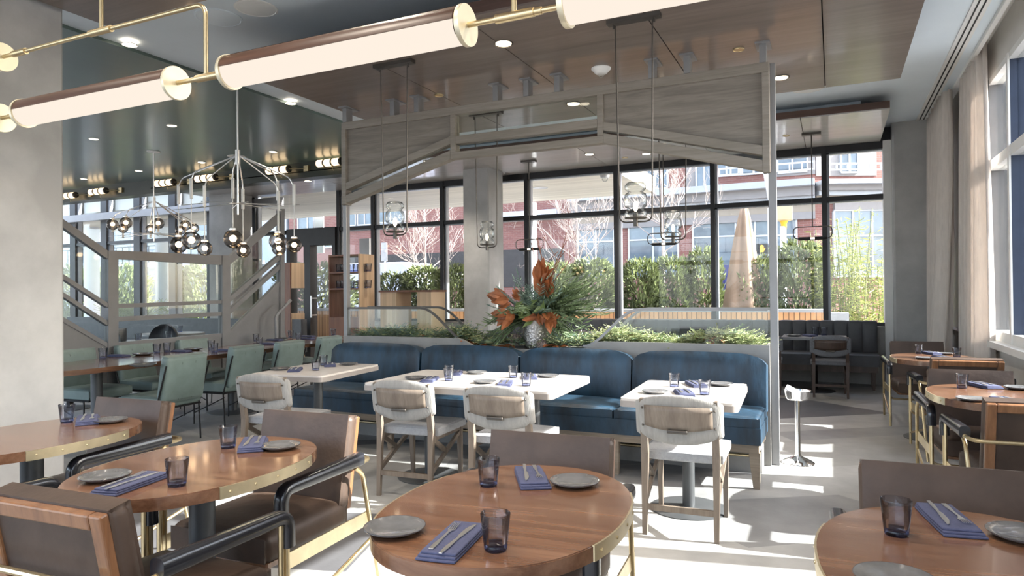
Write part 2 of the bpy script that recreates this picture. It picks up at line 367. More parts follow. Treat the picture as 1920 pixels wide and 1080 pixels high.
# ================================================================ SHELL
YB = 11.2; ZC = 3.7
def split_poly(poly, a, b, c):
    A, B = [], []; n = len(poly)
    for i in range(n):
        p, q = poly[i], poly[(i+1) % n]; dp = a*p[0]+b*p[1]-c; dq = a*q[0]+b*q[1]-c
        (A if dp >= 0 else B).append(p)
        if dp*dq < 0:
            t = dp/(dp-dq); r = (p[0]+t*(q[0]-p[0]), p[1]+t*(q[1]-p[1])); A.append(r); B.append(r)
    return [x for x in (A, B) if len(x) > 2]
def area(p): return abs(sum(p[i][0]*p[(i+1) % len(p)][1]-p[(i+1) % len(p)][0]*p[i][1] for i in range(len(p))))/2
rs = random.Random(5); polys = [[(-20, -3), (1.6, -3), (1.6, 11.35), (-20, 11.35)]]; done = []
while polys:
    p = polys.pop(); A = area(p)
    if A < rs.uniform(.7, 2.6): done.append(p); continue
    cx = sum(q[0] for q in p)/len(p); cy = sum(q[1] for q in p)/len(p)
    xs = [q[0] for q in p]; ys = [q[1] for q in p]; wide = (max(xs)-min(xs)) > (max(ys)-min(ys))
    th = (0 if wide else PI/2)+rs.choice([-.95, -.6, -.35, .3, .55, .9]); a, b = math.cos(th), math.sin(th)
    polys += split_poly(p, a, b, a*cx+b*cy+rs.uniform(-.25, .25))
fl = MB()
for p in done:
    fl.mi = rs.choices([0, 1, 2, 3], [5, 3, 1.6, 4])[0]
    if area(p) > 0: 
        s_ = sum(p[i][0]*p[(i+1) % len(p)][1]-p[(i+1) % len(p)][0]*p[i][1] for i in range(len(p)))
        q = p if s_ > 0 else p[::-1]; fl.add([(x, y, 0) for x, y in q], [tuple(range(len(q)))])
fl.mi = 0; fl.box(-20, 1.6, -3, 11.35, -.15, -.002)
struct('floor', fl, [M['floor_a'], M['floor_b'], M['floor_c'], M['floor_d']], label='polished grey floor of angular interlocking shards')

struct('ceiling', MB().box(-5.94, 1.3, -3, 11.35, ZC, ZC+.2), M['ceiling'], label='pale blue-grey painted ceiling')
struct('ceiling_green', MB().box(-20, -5.94, -3, 9.25, ZC-.03, ZC+.2), M['ceiling_green'], label='dark green lacquered ceiling over the left dining area')
struct('trim_1', MB().box(-20, -6.6, 9.2, 9.45, 3.4, ZC), M['bulkhead'], label='dark green bulkhead carrying the globe sconces')
struct('ceiling_pocket', MB().box(1.3, 1.62, -3, 11.35, 3.86, 3.95), M['trim_white'])
struct('trim_2', MB().box(1.27, 1.31, -3, 10.9, 3.66, 3.86), M['trim_white'], label='white curtain pocket lip along the ceiling edge')
# suspended veneer clouds
def cloud(name, x0, x1, y0, y1, z, joints, m, label, th=.1, me=None):
    b = MB(); xs = [x0]+joints+[x1]
    for i in range(len(xs)-1): b.box(xs[i]+(.004 if i else 0), xs[i+1]-(.004 if i < len(xs)-2 else 0), y0, y1, z, z+.015)
    o = struct(name, b, m, label=label)
    e = MB().box(x0+.002, x1-.002, y0+.002, y0+.02, z+.015, z+th).box(x0+.002, x1-.002, y1-.02, y1-.002, z+.015, z+th).box(x0+.002, x0+.02, y0+.02, y1-.02, z+.015, z+th).box(x1-.02, x1-.002, y0+.02, y1-.02, z+.015, z+th)
    e.build('edge_band', me or M['soffit_edge'], o, False)
    MB().box(x0+.03, x1-.03, y0+.03, y1-.03, z+.05, z+th-.01).build('backing', M['black_gap'], o, False)
    if y0 > 8: MB().box(x0+.45, x1-.3, y0+.25, y1-.25, z+th, ZC-.005).build('plenum_box', M['ceiling'], o, False)
    return o
cloud('ceiling_cloud', -4.68, .575, 4.2, 7.18, 3.3, [-3.45, -2.33, -1.17, -.05], M['soffit'], 'large dark veneer ceiling cloud over the partition')
cloud('ceiling_cloud', -4.68, .575, -1.5, 3.2, 3.3, [-3.45, -2.33, -1.17, -.05], M['soffit'], 'near dark veneer ceiling cloud above the brass light bar')
M['soffit_light'] = wood('soffit_light_veneer', (.44, .41, .39), (.5, .47, .45), (.56, .53, .51), .4, axis=0, scale=.5, coat=.3, bump=0)
cloud('ceiling_cloud', -12.2, .63, 9.2, 11.14, 3.5, [-10, -8.6, -6.9, -5.2, -3.4, -1.7, -.35], M['soffit_light'], 'long veneer ceiling cloud along the rear windows', .1)
b = MB().box(1.053, 1.18, -3, 10.88, ZC-.012, ZC-.001)
o = struct('ceiling_vent', b, M['trim_white'], label='white linear slot diffuser beside the curtains')
MB().box(1.086, 1.1, -3, 10.86, ZC-.014, ZC-.011).build('slot', M['black_gap'], o, False); MB().box(1.133, 1.147, -3, 10.86, ZC-.014, ZC-.011).build('slot', M['black_gap'], o, False)

# concrete columns
def column(label, x0, x1, y0, y1, z1=ZC):
    b = MB(); ch = .02
    b.prism([(x0+ch, y0), (x1-ch, y0), (x1, y0+ch), (x1, y1-ch), (x1-ch, y1), (x0+ch, y1), (x0, y1-ch), (x0, y0+ch)], 0, z1)
    return struct('concrete_column', b, M['concrete'], label=label)
column('pale concrete column filling the left edge', -5.7, -4.75, 2.0, at(122, 540, X=-4.75).y, ZC+.1)
column('concrete column in the right window corner', .765, 1.25, 10.9, 11.34)
x0 = at(868, 420, Y=10.3).x; x1 = at(916, 420, Y=10.3).x
column('concrete column behind the flower arrangement', x0, x1, 10.3, at(944, 420, X=x1).y, 3.5)
x0 = at(391, 420, Y=10.4).x; x1 = at(436, 420, Y=10.4).x
column('concrete column behind the hanging globes', x0, x1, 10.4, 10.95, 3.5)

# rear window wall
MULL = [.72, -.11, -1.72, -3.3, -4.95, -6.7, -8.3, -9.16]
n_win = 0
def window(xl, xr, zs=.84, zt=2.75, zh=3.5, mw=.07, wide=None, top=3.52):
    """one glazed bay between two mullions of the rear wall"""
    global n_win; n_win += 1
    f = MB(); w = wide or mw
    f.box(xl-w/2, xl+w/2, YB-.06, YB+.14, zs, top)
    f.box(xl+w/2, xr-mw/2, YB-.04, YB+.12, zt-.07, zt); f.box(xl+w/2, xr-mw/2, YB-.04, YB+.12, zh-.1, top); f.box(xl+w/2, xr-mw/2, YB-.04, YB+.12, zs, zs+.05)
    o = struct('window_%d' % n_win, f, M['black_alu'])
    MB().box(xl+w/2, xl+w/2+.035, YB+.0, YB+.1, zs+.05, zt-.07).box(xl+w/2, xl+w/2+.035, YB, YB+.1, zt, zh-.1).box(xl+w/2, xr-mw/2, YB, YB+.1, zh-.118, zh-.1).box(xl+w/2, xr-mw/2, YB, YB+.1, zt-.085, zt-.07).build('reveal', M['grey_alu'], o, False)
    MB().box(xl+w/2, xr-mw/2, YB+.05, YB+.06, zs+.05, zt-.07).build('pane', M['pane'], o, False)
    MB().box(xl+w/2, xr-mw/2, YB+.05, YB+.06, zt, zh-.1).build('pane', M['pane'], o, False)
for i in range(len(MULL)-1): window(MULL[i+1], MULL[i])
LM = [at(x, 420, Y=YB).x for x in (545, 475, 326, 260, 198, 140, 90)]
LM.insert(2, (LM[1]+LM[2])/2)
for i in range(len(LM)-1): window(LM[i+1], LM[i], .62, zh=4.0, mw=.22, wide=.22, top=4.02)
struct('trim_3', MB().box(-20, -10.6, YB-.2, YB-.06, 3.28, 3.45), M['greymetal'], label='grey steel beam across the left windows')
struct('wall_rear', MB().box(-9.2, 1.6, YB-.02, YB+.15, 0, .83), M['stonegrey'])
struct('wall_rear', MB().box(-20, -10.45, YB-.02, YB+.15, 0, .6), M['dark_inside'])
struct('wall_rear', MB().box(-9.2, 1.6, YB-.02, YB+.15, 3.521, 4.1), M['black_alu'])
struct('trim_4', MB().box(.66, .79, YB-.1, YB+.15, .0, 3.5), M['trim_white'], label='pale jamb beside the corner column')
# entrance doors in the rear wall
d = struct('door_1', MB().box(-10.5, -9.2, YB-.1, YB+.12, 2.4, 2.76).box(-10.5, -10.4, YB-.1, YB+.12, 0, 2.4).box(-10.03, -9.86, YB-.1, YB+.12, 0, 2.4).box(-9.28, -9.2, YB-.1, YB+.12, 0, 2.4), M['black_alu'], label='black glazed entrance doors behind the green chairs')
MB().box(-10.4, -10.03, YB, YB+.012, 0.02, 2.4).build('pane', M['pane'], d, False); MB().box(-9.86, -9.28, YB, YB+.012, 0.02, 2.4).build('pane', M['pane'], d, False)
MB().box(-10.5, -9.2, YB+.02, YB+.03, 2.76, 3.5).build('pane', M['pane'], d, False)
MB().tube([(-9.78, YB-.16, .9), (-9.78, YB-.16, 1.35)], .018).bar((-9.78, YB-.16, .95), (-9.78, YB, .95), .02, .02).bar((-9.78, YB-.16, 1.3), (-9.78, YB, 1.3), .02, .02).build('handle', M['steel'], d)

# right window wall
struct('wall_front', MB().box(-20, 1.62, -3.2, -3, 0, .5).box(-20, 1.62, -3.2, -3, 3.5, 3.95).box(-20, -14, -3.2, -3, .5, 3.5).box(.8, 1.62, -3.2, -3, .5, 3.5), M['trim_wall'], label='off-white wall behind the camera with an unseen opening added for light')  # opening behind the camera is added to let in sky light
XW = 1.45
struct('wall_right', MB().box(XW, XW+.16, -3, 11.35, 0, .8).box(XW, XW+.16, -3, 11.35, 3.49, 3.9).box(XW, XW+.16, -.4, 3.1, .8, 3.49).box(XW, XW+.16, 8.38, 11.35, .8, 3.49), M['trim_wall'])
struct('trim_6', MB().box(XW, XW+.16, 8.34, 8.379, .86, 3.49), M['divider'], label='dark jamb at the far end of right windows')
struct('trim_5', MB().box(XW-.1, XW+.1, -3, 10.9, .8, .86), M['trim_white'], label='white window sill along the right wall')
my = [-3, -1.7, -.4, 3.13, 4.1, 5.8, 7.5, 8.38]  # unseen bays behind the camera are added so sun bounces onto the ceiling
for i in range(len(my)-1):
    if i == 2: continue
    y0, y1 = my[i], my[i+1]; n_win += 1; q = .06
    f = MB().box(XW-.01, XW+.006, y0-.03, y0+.03, .86, 3.49).box(XW, XW+.12, y0+.03, y1-.03, .86, .95).box(XW, XW+.12, y0+.03, y1-.03, 2.56, 2.66).box(XW, XW+.12, y0+.03, y1-.03, 3.43, 3.49)
    o = struct('window_%d' % n_win, f, M['trim_white'])
    MB().box(XW+.006, XW+.45, y0-.03, y0+.03, .87, 3.48).build('fin', M['navy'], o, False)
    MB().box(XW+.06, XW+.07, y0+.03, y1-.03, .95, 2.56).build('pane', M['pane'], o, False); MB().box(XW+.06, XW+.07, y0+.03, y1-.03, 2.66, 3.43).build('pane', M['pane'], o, False)

# curtains (each a pleated sheet with depth)
def curtain(label, y0, y1, x, amp, pl, zt, zb, gather=0):
    v = []; f = []; ny = int((y1-y0)*90); nz = 14
    for j in range(nz+1):
        t = j/nz; z = zt+(zb-zt)*t
        for i in range(ny+1):
            u = i/ny; y = y0+(y1-y0)*u
            a = amp*(.55+.6*t); ph = 2*PI*pl*(u+.06*math.sin(5*u)); xx = x+a*math.sin(ph)+.02*math.sin(3.1*ph+2*t)-gather*t*t*(1-u)
            v.append((xx, y+gather*.25*t*(u-.5), z))
    for j in range(nz):
        for i in range(ny): k = j*(ny+1)+i; f.append((k, k+1, k+ny+2, k+ny+1))
    o = MB().add(v, f).build('curtain', M['curtain'], None, True, 80)
    md = o.modifiers.new('cloth', 'SOLIDIFY'); md.thickness = .006
    return tag(o, label, 'curtain', 'linen curtains at the right window')
curtain('pale linen curtain panel nearest the window frame, lit by the sun', 7.95, 9.0, 1.33, .07, 6, 3.8, .03)
curtain('shaded linen curtain panel hanging beside the corner column', 9.15, 10.7, 1.2, .08, 8, 3.64, .03, .14)

# ceiling fittings
def disc_light(proto_r, warm=True):
    t = thing('recessed_downlight', 'x', 'downlight')
    MB().lathe([(proto_r, -.004), (proto_r, .004), (proto_r*.82, .004), (proto_r*.82, -.004)], 28, cap=False).build('trim_ring', M['darkmetal' if warm else 'white_plastic'], t)
    MB().cyl((0, 0), proto_r*.82, -.001, .003, 28).build('lamp', M['down_light'], t)
    return Stamp(t)
dl = disc_light(.075)
dls = [(944, 81, 3.3, 'round downlight in the veneer cloud above the second light tube'), (1075, 194, 3.3, 'round downlight seen through the glass of the partition header'), (1464, 145, 3.3, 'round downlight at the right end of the partition header')]
for x, y, z, l in dls: p = at(x, y, Z=z); dl(l, (p.x, p.y, z-.005), group='downlights in the veneer clouds')
for (x, y, l) in [(802, 302, 'downlight glimpsed below the left slanted header rail'), (1105, 289, 'downlight in the rear cloud under the header centre'), (1212, 288, 'downlight in the rear cloud under the right slanted rail'), (577, 339, 'downlight in the rear cloud beside the green bulkhead')]:
    p = at(x, y, Z=3.5); dl(l, (p.x, p.y, 3.495), group='downlights in the veneer clouds')
gd = disc_light(.065, False)
for (x, y, l) in [(243, 83, 'downlight in the green ceiling near its long edge'), (176, 260, 'downlight in the green ceiling beside the concrete column'), (322, 235, 'downlight in the green ceiling right of the light tube'), (512, 284, 'small downlight in the green ceiling above the right sconces'), (378, 304, 'downlight in the green ceiling between the globe stems'), (260, 320, 'downlight in the green ceiling above the middle sconces'), (157, 335, 'downlight in the green ceiling above the leftmost sconces'), (545, 193, 'downlight in the green ceiling close to the veneer cloud')]:
    p = at(x, y, Z=3.67); gd(l, (p.x, p.y, 3.665), group='downlights in the green ceiling')
def ceil_disc(name, label, x, y, z, r, m, cat):
    p = at(x, y, Z=z); o = MB().lathe([(r, 0), (r, -.008), (r*.92, -.012), (r*.9, -.008), (.001, -.008)], 36, cap=False).build(name, m, None, loc=(p.x, p.y, z+.002)); return tag(o, label, cat)
ceil_disc('ceiling_speaker', 'large round white ceiling speaker above the light tubes', 480, 15, ZC, .17, M['white_plastic'], 'speaker')
ceil_disc('ceiling_speaker', 'round white ceiling speaker behind the veneer cloud edge', 1515, 166, ZC, .17, M['white_plastic'], 'speaker')
ceil_disc('ceiling_speaker', 'white disc in the green ceiling behind the nearer chandelier stem', 443, 293, 3.67, .14, M['white_plastic'], 'speaker')
ceil_disc('access_panel', 'round painted access panel in the blue-grey ceiling', 410, 33, ZC, .19, M['ceiling'], 'panel')
for x, y, z, l in [(1385, 92, 3.3, 'small brass sprinkler cap beside the right header brackets'), (823, 178, 3.3, 'small brass sprinkler cap above the left header panel'), (1172, 886//3, 3.5, 'small brass sprinkler cap in the rear cloud'), (1474, 254, 3.5, 'small brass sprinkler cap in the rear cloud right of the partition')]:
    ceil_disc('sprinkler_cap', l, x, y, z, .045, M['brass'], 'sprinkler')
p = at(1127, 128, Z=3.3); t = thing('security_camera', 'white dome security camera on the veneer cloud', 'camera', (p.x, p.y, 3.304))
MB().lathe([(.085, -.001), (.085, -.012), (.05, -.05), (.035, -.058), (.001, -.058)], 28, cap=False).build('housing', M['white_plastic'], t); MB().sphere((0, 0, -.06), .028, 16).build('lens_dome', M['jar'], t)
# ================================================================ GREY OAK PARTITION, PLANTER, BANQUETTE
YP = 5.7
def xz(poly, y0, y1, b):      # prism of an X-Z polygon between two depths
    n = len(poly); a = sum(poly[i][0]*poly[(i+1) % n][1]-poly[(i+1) % n][0]*poly[i][1] for i in range(n))
    if a < 0: poly = poly[::-1]
    v = [(x, y0, z) for x, z in poly]+[(x, y1, z) for x, z in poly]
    b.add(v, [tuple(range(n)), tuple(range(n, 2*n))[::-1]]+[(i, n+i, n+(i+1) % n, (i+1) % n) for i in range(n)])
    return b
def bev(o, w=.004, seg=2):
    m = o.modifiers.new('bevel', 'BEVEL'); m.width = w; m.segments = seg; m.limit_method = 'ANGLE'; m.angle_limit = rad(40); return o
pt = thing('room_divider', 'grey oak room divider with angled header above blue banquette', 'partition', (-2.5, YP, 0))
def P(name, b, m, par=pt, smooth=False):
    for i in range(len(b.v)): b.v[i] = (b.v[i][0]+2.5, b.v[i][1]-YP, b.v[i][2])
    return b.build(name, m, par, smooth)
y0, y1 = YP-.04, YP+.05
XL, XR, A, B_ = -4.6, -.415, -3.3, -1.8
top = MB(); xz([(XL, 3.07), (XR-.02, 3.07), (XR-.02, 3.147), (XL, 3.147)], y0, y1, top)
bev(P('top_rail', top, M['greywood_frame']))
for xa, za, zb in ((XL, 2.295, 3.07), (-.49, 2.288, 3.07)):
    bev(P('stile', xz([(xa, za), (xa+.055, za), (xa+.055, zb), (xa, zb)], y0-.003, y1+.003, MB()), M['greywood_frame']))
for xa in (-3.3, -1.835):
    bev(P('stile', xz([(xa, 2.715), (xa+.055, 2.715), (xa+.055, 3.07), (xa, 3.07)], y0, y1, MB()), M['greywood_frame']))
# slanted rails: left, right, two each, then the flat middle rails
def slant(xa, za, xb, zb, h, n): bev(P(n, xz([(xa, za), (xb, zb), (xb, zb+h), (xa, za+h)], y0, y1, MB()), M['greywood_frame']))
slant(-4.6, 2.29, -3.3, 2.65, .085, 'slanted_rail'); slant(-4.545, 2.445, -3.3, 2.795, .075, 'slanted_rail')
slant(-1.78, 2.65, -.46, 2.292, .085, 'slanted_rail'); slant(-1.78, 2.76, -.46, 2.416, .075, 'slanted_rail')
bev(P('middle_rail', xz([(A, 2.65), (B_+.02, 2.65), (B_+.02, 2.715), (A, 2.715)], y0, y1, MB()), M['greywood_frame']))
bev(P('middle_rail', xz([(-3.245, 2.79), (-1.835, 2.79), (-1.835, 2.865), (-3.245, 2.865)], y0, y1, MB()), M['greywood_frame']))
P('solid_panel', xz([(-4.545, 2.5), (-3.3, 2.86), (-3.3, 3.07), (-4.545, 3.07)], YP-.01, YP+.02, MB()), M['greywood'])
P('solid_panel', xz([(-1.78, 2.825), (-.49, 2.48), (-.49, 3.07), (-1.78, 3.07)], YP-.01, YP+.02, MB()), M['greywood'])
for poly in ([(-3.245, 2.865), (-1.835, 2.865), (-1.835, 3.07), (-3.245, 3.07)], [(-3.245, 2.715), (-1.835, 2.715), (-1.835, 2.79), (-3.245, 2.79)],
             [(-4.5, 2.395), (-3.3, 2.735), (-3.3, 2.795), (-4.5, 2.455)], [(-1.78, 2.735), (-.49, 2.385), (-.49, 2.425), (-1.78, 2.76)]):
    P('glass_pane', xz(poly, YP+.001, YP+.009, MB()), M['guard'])
# posts down to the floor
bev(P('post', MB().box(-.455, -.395, YP+.02, YP+.06, 0, 3.15), M['greymetal'])); bev(P('post', MB().box(-4.62, -4.575, YP, YP+.06, 0, 2.3), M['greymetal']))
# planter: low wall with dipped front lip
def lip(x):
    if x <= -3.25: return .94
    if x < -3.0: t = (x+3.25)/.25; return .94-.085*(t*t*(3-2*t))
    if x < -2.05: return .855
    if x < -1.82: t = (x+2.05)/.23; return .855+.085*(t*t*(3-2*t))
    return .94
xs = [XL+(XR-.04-XL)*i/80 for i in range(81)]
b = MB(); xz([(XL, 0), (XR-.04, 0)]+[(x, lip(x)) for x in reversed(xs)], YP-.03, YP+.005, b); P('front_panel', b, M['stonegrey'])
b = MB(); xz([(XL, 0), (XR-.04, 0)]+[(x, lip(x)) for x in reversed(xs)], YP+.36, YP+.39, b); P('back_panel', b, M['stonegrey'])
P('end_panel', MB().box(XL, XL+.03, YP+.005, YP+.36, 0, .94), M['stonegrey']); P('end_panel', MB().box(XR-.07, XR-.04, YP+.065, YP+.36, 0, .94), M['stonegrey'])
P('planter_bed', MB().box(XL+.03, XR-.07, YP+.07, YP+.36, .7, .8), M['dark_inside'])
# glass guards with curved bronze-edged tops
def guard(xa, xb, xc, y, ztop, zend):
    pts = [(xa, ztop), (xb, ztop)]
    for i in range(1, 15):
        t = i/14; s = t*t*(3-2*t); pts.append((xb+(xc-xb)*t, ztop+(zend-ztop)*s))
    poly = [(xa, zend-.02)]+pts+[(xc, zend-.02)] if True else 0
    P('guard_glass', xz(poly, y, y+.01, MB()), M['guard'])
    r = MB(); v = []
    for i in range(len(pts)-1): r.bar((pts[i][0], y+.005, pts[i][1]), (pts[i+1][0], y+.005, pts[i+1][1]), .014, .022, (0, 0, 1))
    P('guard_rail', r, M['darkmetal' if xa < -3 else 'greymetal'])
for y in (YP+.01, YP+.34):
    guard(XL+.03, -3.68, -3.1, y, 1.225, .87); guard(-.47, -1.5, -2.0, y, 1.215, .89)
# ceiling brackets holding the header
t = thing('ceiling_bracket', 'x', 'bracket')
MB().cbox((0, .02, .147), (.11, .21, .012)).build('plate', M['greymetal'], t, False); MB().cbox((0, 0, .07), (.05, .1, .142)).build('post', M['greymetal'], t, False)
br = Stamp(t)
for i, (x, l) in enumerate([(-4.55, 'leftmost bracket above the header, at the left post'), (-3.96, 'bracket second from the left above the header'), (-3.675, 'bracket third from the left above the header'), (-2.81, 'left bracket of the middle three above the header'), (-2.5, 'middle bracket of the middle three above the header'), (-2.2, 'right bracket of the middle three above the header'), (-1.354, 'left bracket of the right pair above the header'), (-1.064, 'right bracket of the right pair above the header'), (-.48, 'rightmost bracket above the header, at the right post')]):
    br('grey steel '+l, (x, YP, 3.147), group='brackets along the header')

# --- blue velvet banquette, split where the sections part
bq = thing('banquette', 'long teal velvet banquette with grey oak base along the divider', 'bench', (-2.5, 5.3, 0))
def Q(name, b, m, smooth=True):
    for i in range(len(b.v)): b.v[i] = (b.v[i][0]+2.5, b.v[i][1]-5.3, b.v[i][2])
    return b.build(name, m, bq, smooth, 50)
SX = [-4.6, -3.54, -2.505, -1.5, -.46]
for i in range(4):
    xa, xb = SX[i]+.006, SX[i+1]-.006; cx, wx = (xa+xb)/2, xb-xa
    m = Matrix.Translation((cx, 5.54, .655)) @ Matrix.Rotation(rad(-7), 4, 'X')
    cb = MB().rbox((0, 0, .01), (wx, .15, .44), .06, 5, None, (0, .035, 0), 11)
    arch = lambda x, z: z-.075*abs(2*x/wx)**9*max(0, (z+.21)/.44)-.012*(2*x/wx)**2*max(0, (z+.21)/.44)
    cb.v = [tuple(m @ Vector((x, y, arch(x, z)))) for x, y, z in cb.v]
    Q('back_cushion', cb, M['velvet'])
    pipe = MB(); hw, hh = wx/2-.012, .2
    pts = []
    for sx, sz in ((-1, -1), (1, -1), (1, 1), (-1, 1)):
        for k in range(5):
            a = {(-1, -1): 180, (1, -1): 270, (1, 1): 0, (-1, 1): 90}[(sx, sz)]+k*22.5
            px_, pz_ = sx*(hw-.05)+.05*math.cos(rad(a)), sz*(hh-.045)+.05*math.sin(rad(a)); pts.append(m @ Vector((px_, -.06, arch(px_, pz_))))
    Q('piping', pipe.tube(pts, .006, 6, True), M['velvet'])
    Q('seat_cushion', MB().rbox((cx, 5.2, .452), (wx, .52, .085), .035, 4, None, (0, .012, .022), 7), M['velvet'])
Q('seat_base', MB().rbox((-2.53, 5.21, .365), (4.14, .56, .115), .03, 3, None, (0, 0, 0), 30), M['velvet'])
Q('base_rail', MB().box(-4.6, -.475, 4.95, 5.0, .25, .308).box(-4.6, -.475, 5.4, 5.45, .25, .308), M['railwood'], False)
Q('base_rail', MB().box(-.525, -.475, 5.0, 5.4, .25, .308), M['railwood'], False)
Q('kick_panel', MB().box(-4.6, -.5, 5.42, 5.6, .0, .25), M['stonegrey'], False)
for x in (-4.52, -3.54, -2.5, -1.5, -.505):
    b = MB(); b.bar((x, 4.98, .25), (x+.01, 4.985, 0), .075, .05, (0, 1, 0), .04, .035)
    Q('leg', b, M['railwood'], False)
Q('foot_rail', MB().tube([(-4.55, 5.38, .135), (-.52, 5.38, .135)], .012, 8), M['brass'])

# --- planting in the trough
def sprig(b, p, d, l, n=9, w=.012, droop=.2):
    """flat cedar-like frond: a stem with side leaflets in two rows"""
    p = Vector(p); d = Vector(d).normalized(); side = d.cross(Vector((0, 0, 1))); side = side.normalized() if side.length > .05 else Vector((1, 0, 0))
    q = p
    for i in range(n):
        t = i/n; dd = (d+Vector((0, 0, -droop*t*1.6))).normalized(); q2 = q+dd*(l/n); ll = l*.34*(1-.55*t)
        for s in (-1, 1): b.leaf(q, dd*.7+side*s*.8, ll, w*(1-.3*t), fold=.1)
        q = q2
    b.leaf(q, d, l*.25, w, fold=.1)
def trough(name, label, xa, xb, n, mats, seed, zt):
    global RND
    RND = random.Random(seed); b = MB()
    for i in range(n):
        x = RND.uniform(xa, xb); y = RND.uniform(YP+.06, YP+.3); h = zt(x)*RND.uniform(.55, 1.0); b.mi = RND.choices(range(len(mats)), [4, 3, 2][:len(mats)])[0]
        a = RND.uniform(0, 2*PI); up = RND.uniform(-.1, .7)
        sprig(b, (x, y, .82+h), (math.cos(a), math.sin(a)*.45, up), RND.uniform(.06, .13), 6, .011, .3)
    o = b.build(name, mats, None, False); return tag(o, label, 'garland', kind='stuff')
trough('evergreen_garland', 'dark cedar cuttings filling the left planter trough behind glass', XL+.1, -3.2, 950, [M['cedar'], M['fir'], M['moss']], 3, lambda x: .17+.03*math.sin(9*x))
trough('evergreen_garland', 'sunlit pale cedar cuttings filling the right planter trough', -1.95, XR-.12, 1000, [M['moss'], M['moss'], M['cedar']], 4, lambda x: .17+.04*math.sin(7*x+1))
trough('evergreen_garland', 'mixed cuttings spilling over the dipped middle of planter', -3.25, -1.85, 700, [M['cedar'], M['moss'], M['fir']], 6, lambda x: .09+.07*abs(x+2.55)+.02*math.sin(11*x))
RND = random.Random(8)
def leafclump(label, x, y, z, n, l, spread, flat=.4, m='magnolia'):
    b = MB()
    for i in range(n):
        a = RND.uniform(0, 2*PI); b.bigleaf((x+RND.uniform(-spread, spread), y+RND.uniform(-.04, .04), z+RND.uniform(0, .03)), (math.cos(a), math.sin(a), RND.uniform(-.1, flat)), l*RND.uniform(.7, 1.1), l*.45, Vector((RND.uniform(-.5, .5), RND.uniform(-.8, .2), 1)))
    return tag(b.build('dried_leaves', M[m], None, False), label, 'leaves', 'dried magnolia leaves in the planter')
leafclump('rust dried magnolia leaves on the left trough, behind the curving rail', -3.7, 5.85, .92, 16, .1, .09)
leafclump('rust dried magnolia leaves where the left glass curves down', -3.2, 5.78, .88, 12, .1, .06)
leafclump('rust dried magnolia leaves lying left of the silver vase', -2.86, 5.76, .85, 16, .11, .14, .15)
leafclump('rust dried magnolia leaves lying right of the silver vase', -2.3, 5.78, .87, 12, .09, .08)
leafclump('rust dried magnolia leaves resting on the sunlit right trough', -.95, 5.84, .95, 14, .12, .11, .3)
def cone(label, x, y, z, r):
    b = MB(); b.sphere((0, 0, 0), r*.75, 12)
    for i in range(60):
        t = i/60; ph = i*2.4; zz = 1-2*t; rr = math.sqrt(max(0, 1-zz*zz)); d = Vector((rr*math.cos(ph), rr*math.sin(ph), zz))
        b.leaf(d*r*.7, d+Vector((0, 0, .25)), r*.42, r*.4, fold=.3)
    return tag(b.build('pine_cone', M['cone'], None, False, loc=(x, y, z)), label, 'pine cone', 'frosted pine cones in the planter')
cone('frosted pine cone behind the leaves left of the vase, the farther one', -2.83, 5.86, .95, .055); cone('frosted pine cone just left of the silver vase', -2.7, 5.82, .93, .055); cone('frosted pine cone at the right foot of the silver vase', -2.41, 5.76, .89, .048)

# vase and bouquet
VX, VY = -2.52, 5.85
v = MB().lathe([(.085, 0), (.1, .03), (.105, .1), (.11, .2), (.118, .29), (.105, .29), (.1, .1), (.08, .03), (.001, .03)], 40, cap=False)
tag(v.build('silver_vase', M['hammered'], None, True, loc=(VX, VY, .835)), 'hammered silver vase holding the winter bouquet on the planter', 'vase')
tag(MB().box(VX-.2, VX+.2, VY-.1, VY+.1, .8, .835).build('planter_shelf', M['dark_inside'], None, False), 'dark shelf board under the silver vase in the trough', 'shelf')
bo = thing('winter_bouquet', 'large bouquet of fir, cedar and rust magnolia leaves', 'flowers', (VX, VY, 1.1)); bo.scale = (1.15, 1.15, 1.12)
RND = random.Random(21)
b = MB()
for i in range(95):      # fir sprays
    a = RND.uniform(0, 2*PI); el = RND.uniform(.15, 1.25); d = Vector((math.cos(a)*math.cos(el), math.sin(a)*math.cos(el)*.7, math.sin(el)))
    L_ = RND.uniform(.14, .34); sprig(b, d*RND.uniform(.02, .14), d, L_, 13, .014, .12)
b.build('fir_sprays', M['fir'], bo, False)
b = MB()
for i in range(75):      # cedar hanging over the rim
    a = RND.uniform(0, 2*PI); d = Vector((math.cos(a), math.sin(a)*.6, RND.uniform(-.35, .5)))
    if abs(d.x) < .55 and d.y < 0: d.z = .5; d.x *= 1.6
    sprig(b, d*.06+Vector((0, 0, .02)), d, RND.uniform(.2, .42), 12, .016, .75)
for i in range(75):
    d = Vector((RND.uniform(.4, 1), RND.uniform(-.4, .4), RND.uniform(.1, .9))); sprig(b, d*.1, d, RND.uniform(.3, .48), 13, .014, .25)
b.build('cedar_sprays', M['cedar'], bo, False)
b = MB()
for (px, py, pz, dx, dz, n, l) in [(.1, -.1, .32, .1, 1, 9, .17), (.13, -.09, .22, .2, .8, 7, .16), (-.17, -.14, .18, -1, .15, 8, .15), (-.12, -.16, .06, -.6, -.5, 10, .16), (.18, -.15, .06, .6, -.6, 10, .15), (.08, -.16, .05, 0, -.4, 6, .1), (-.06, -.16, .2, -.3, .5, 5, .1)]:
    for i in range(n): b.bigleaf((px+RND.uniform(-.03, .03), py, pz+RND.uniform(-.03, .03)), (dx+RND.uniform(-.55, .55), -.35+RND.uniform(-.3, .3), dz+RND.uniform(-.55, .55)), l*1.0*RND.uniform(.75, 1.1), l*.45, Vector((RND.uniform(-.6, .6), -1, RND.uniform(-.2, .7))), RND.uniform(-.1, .4))
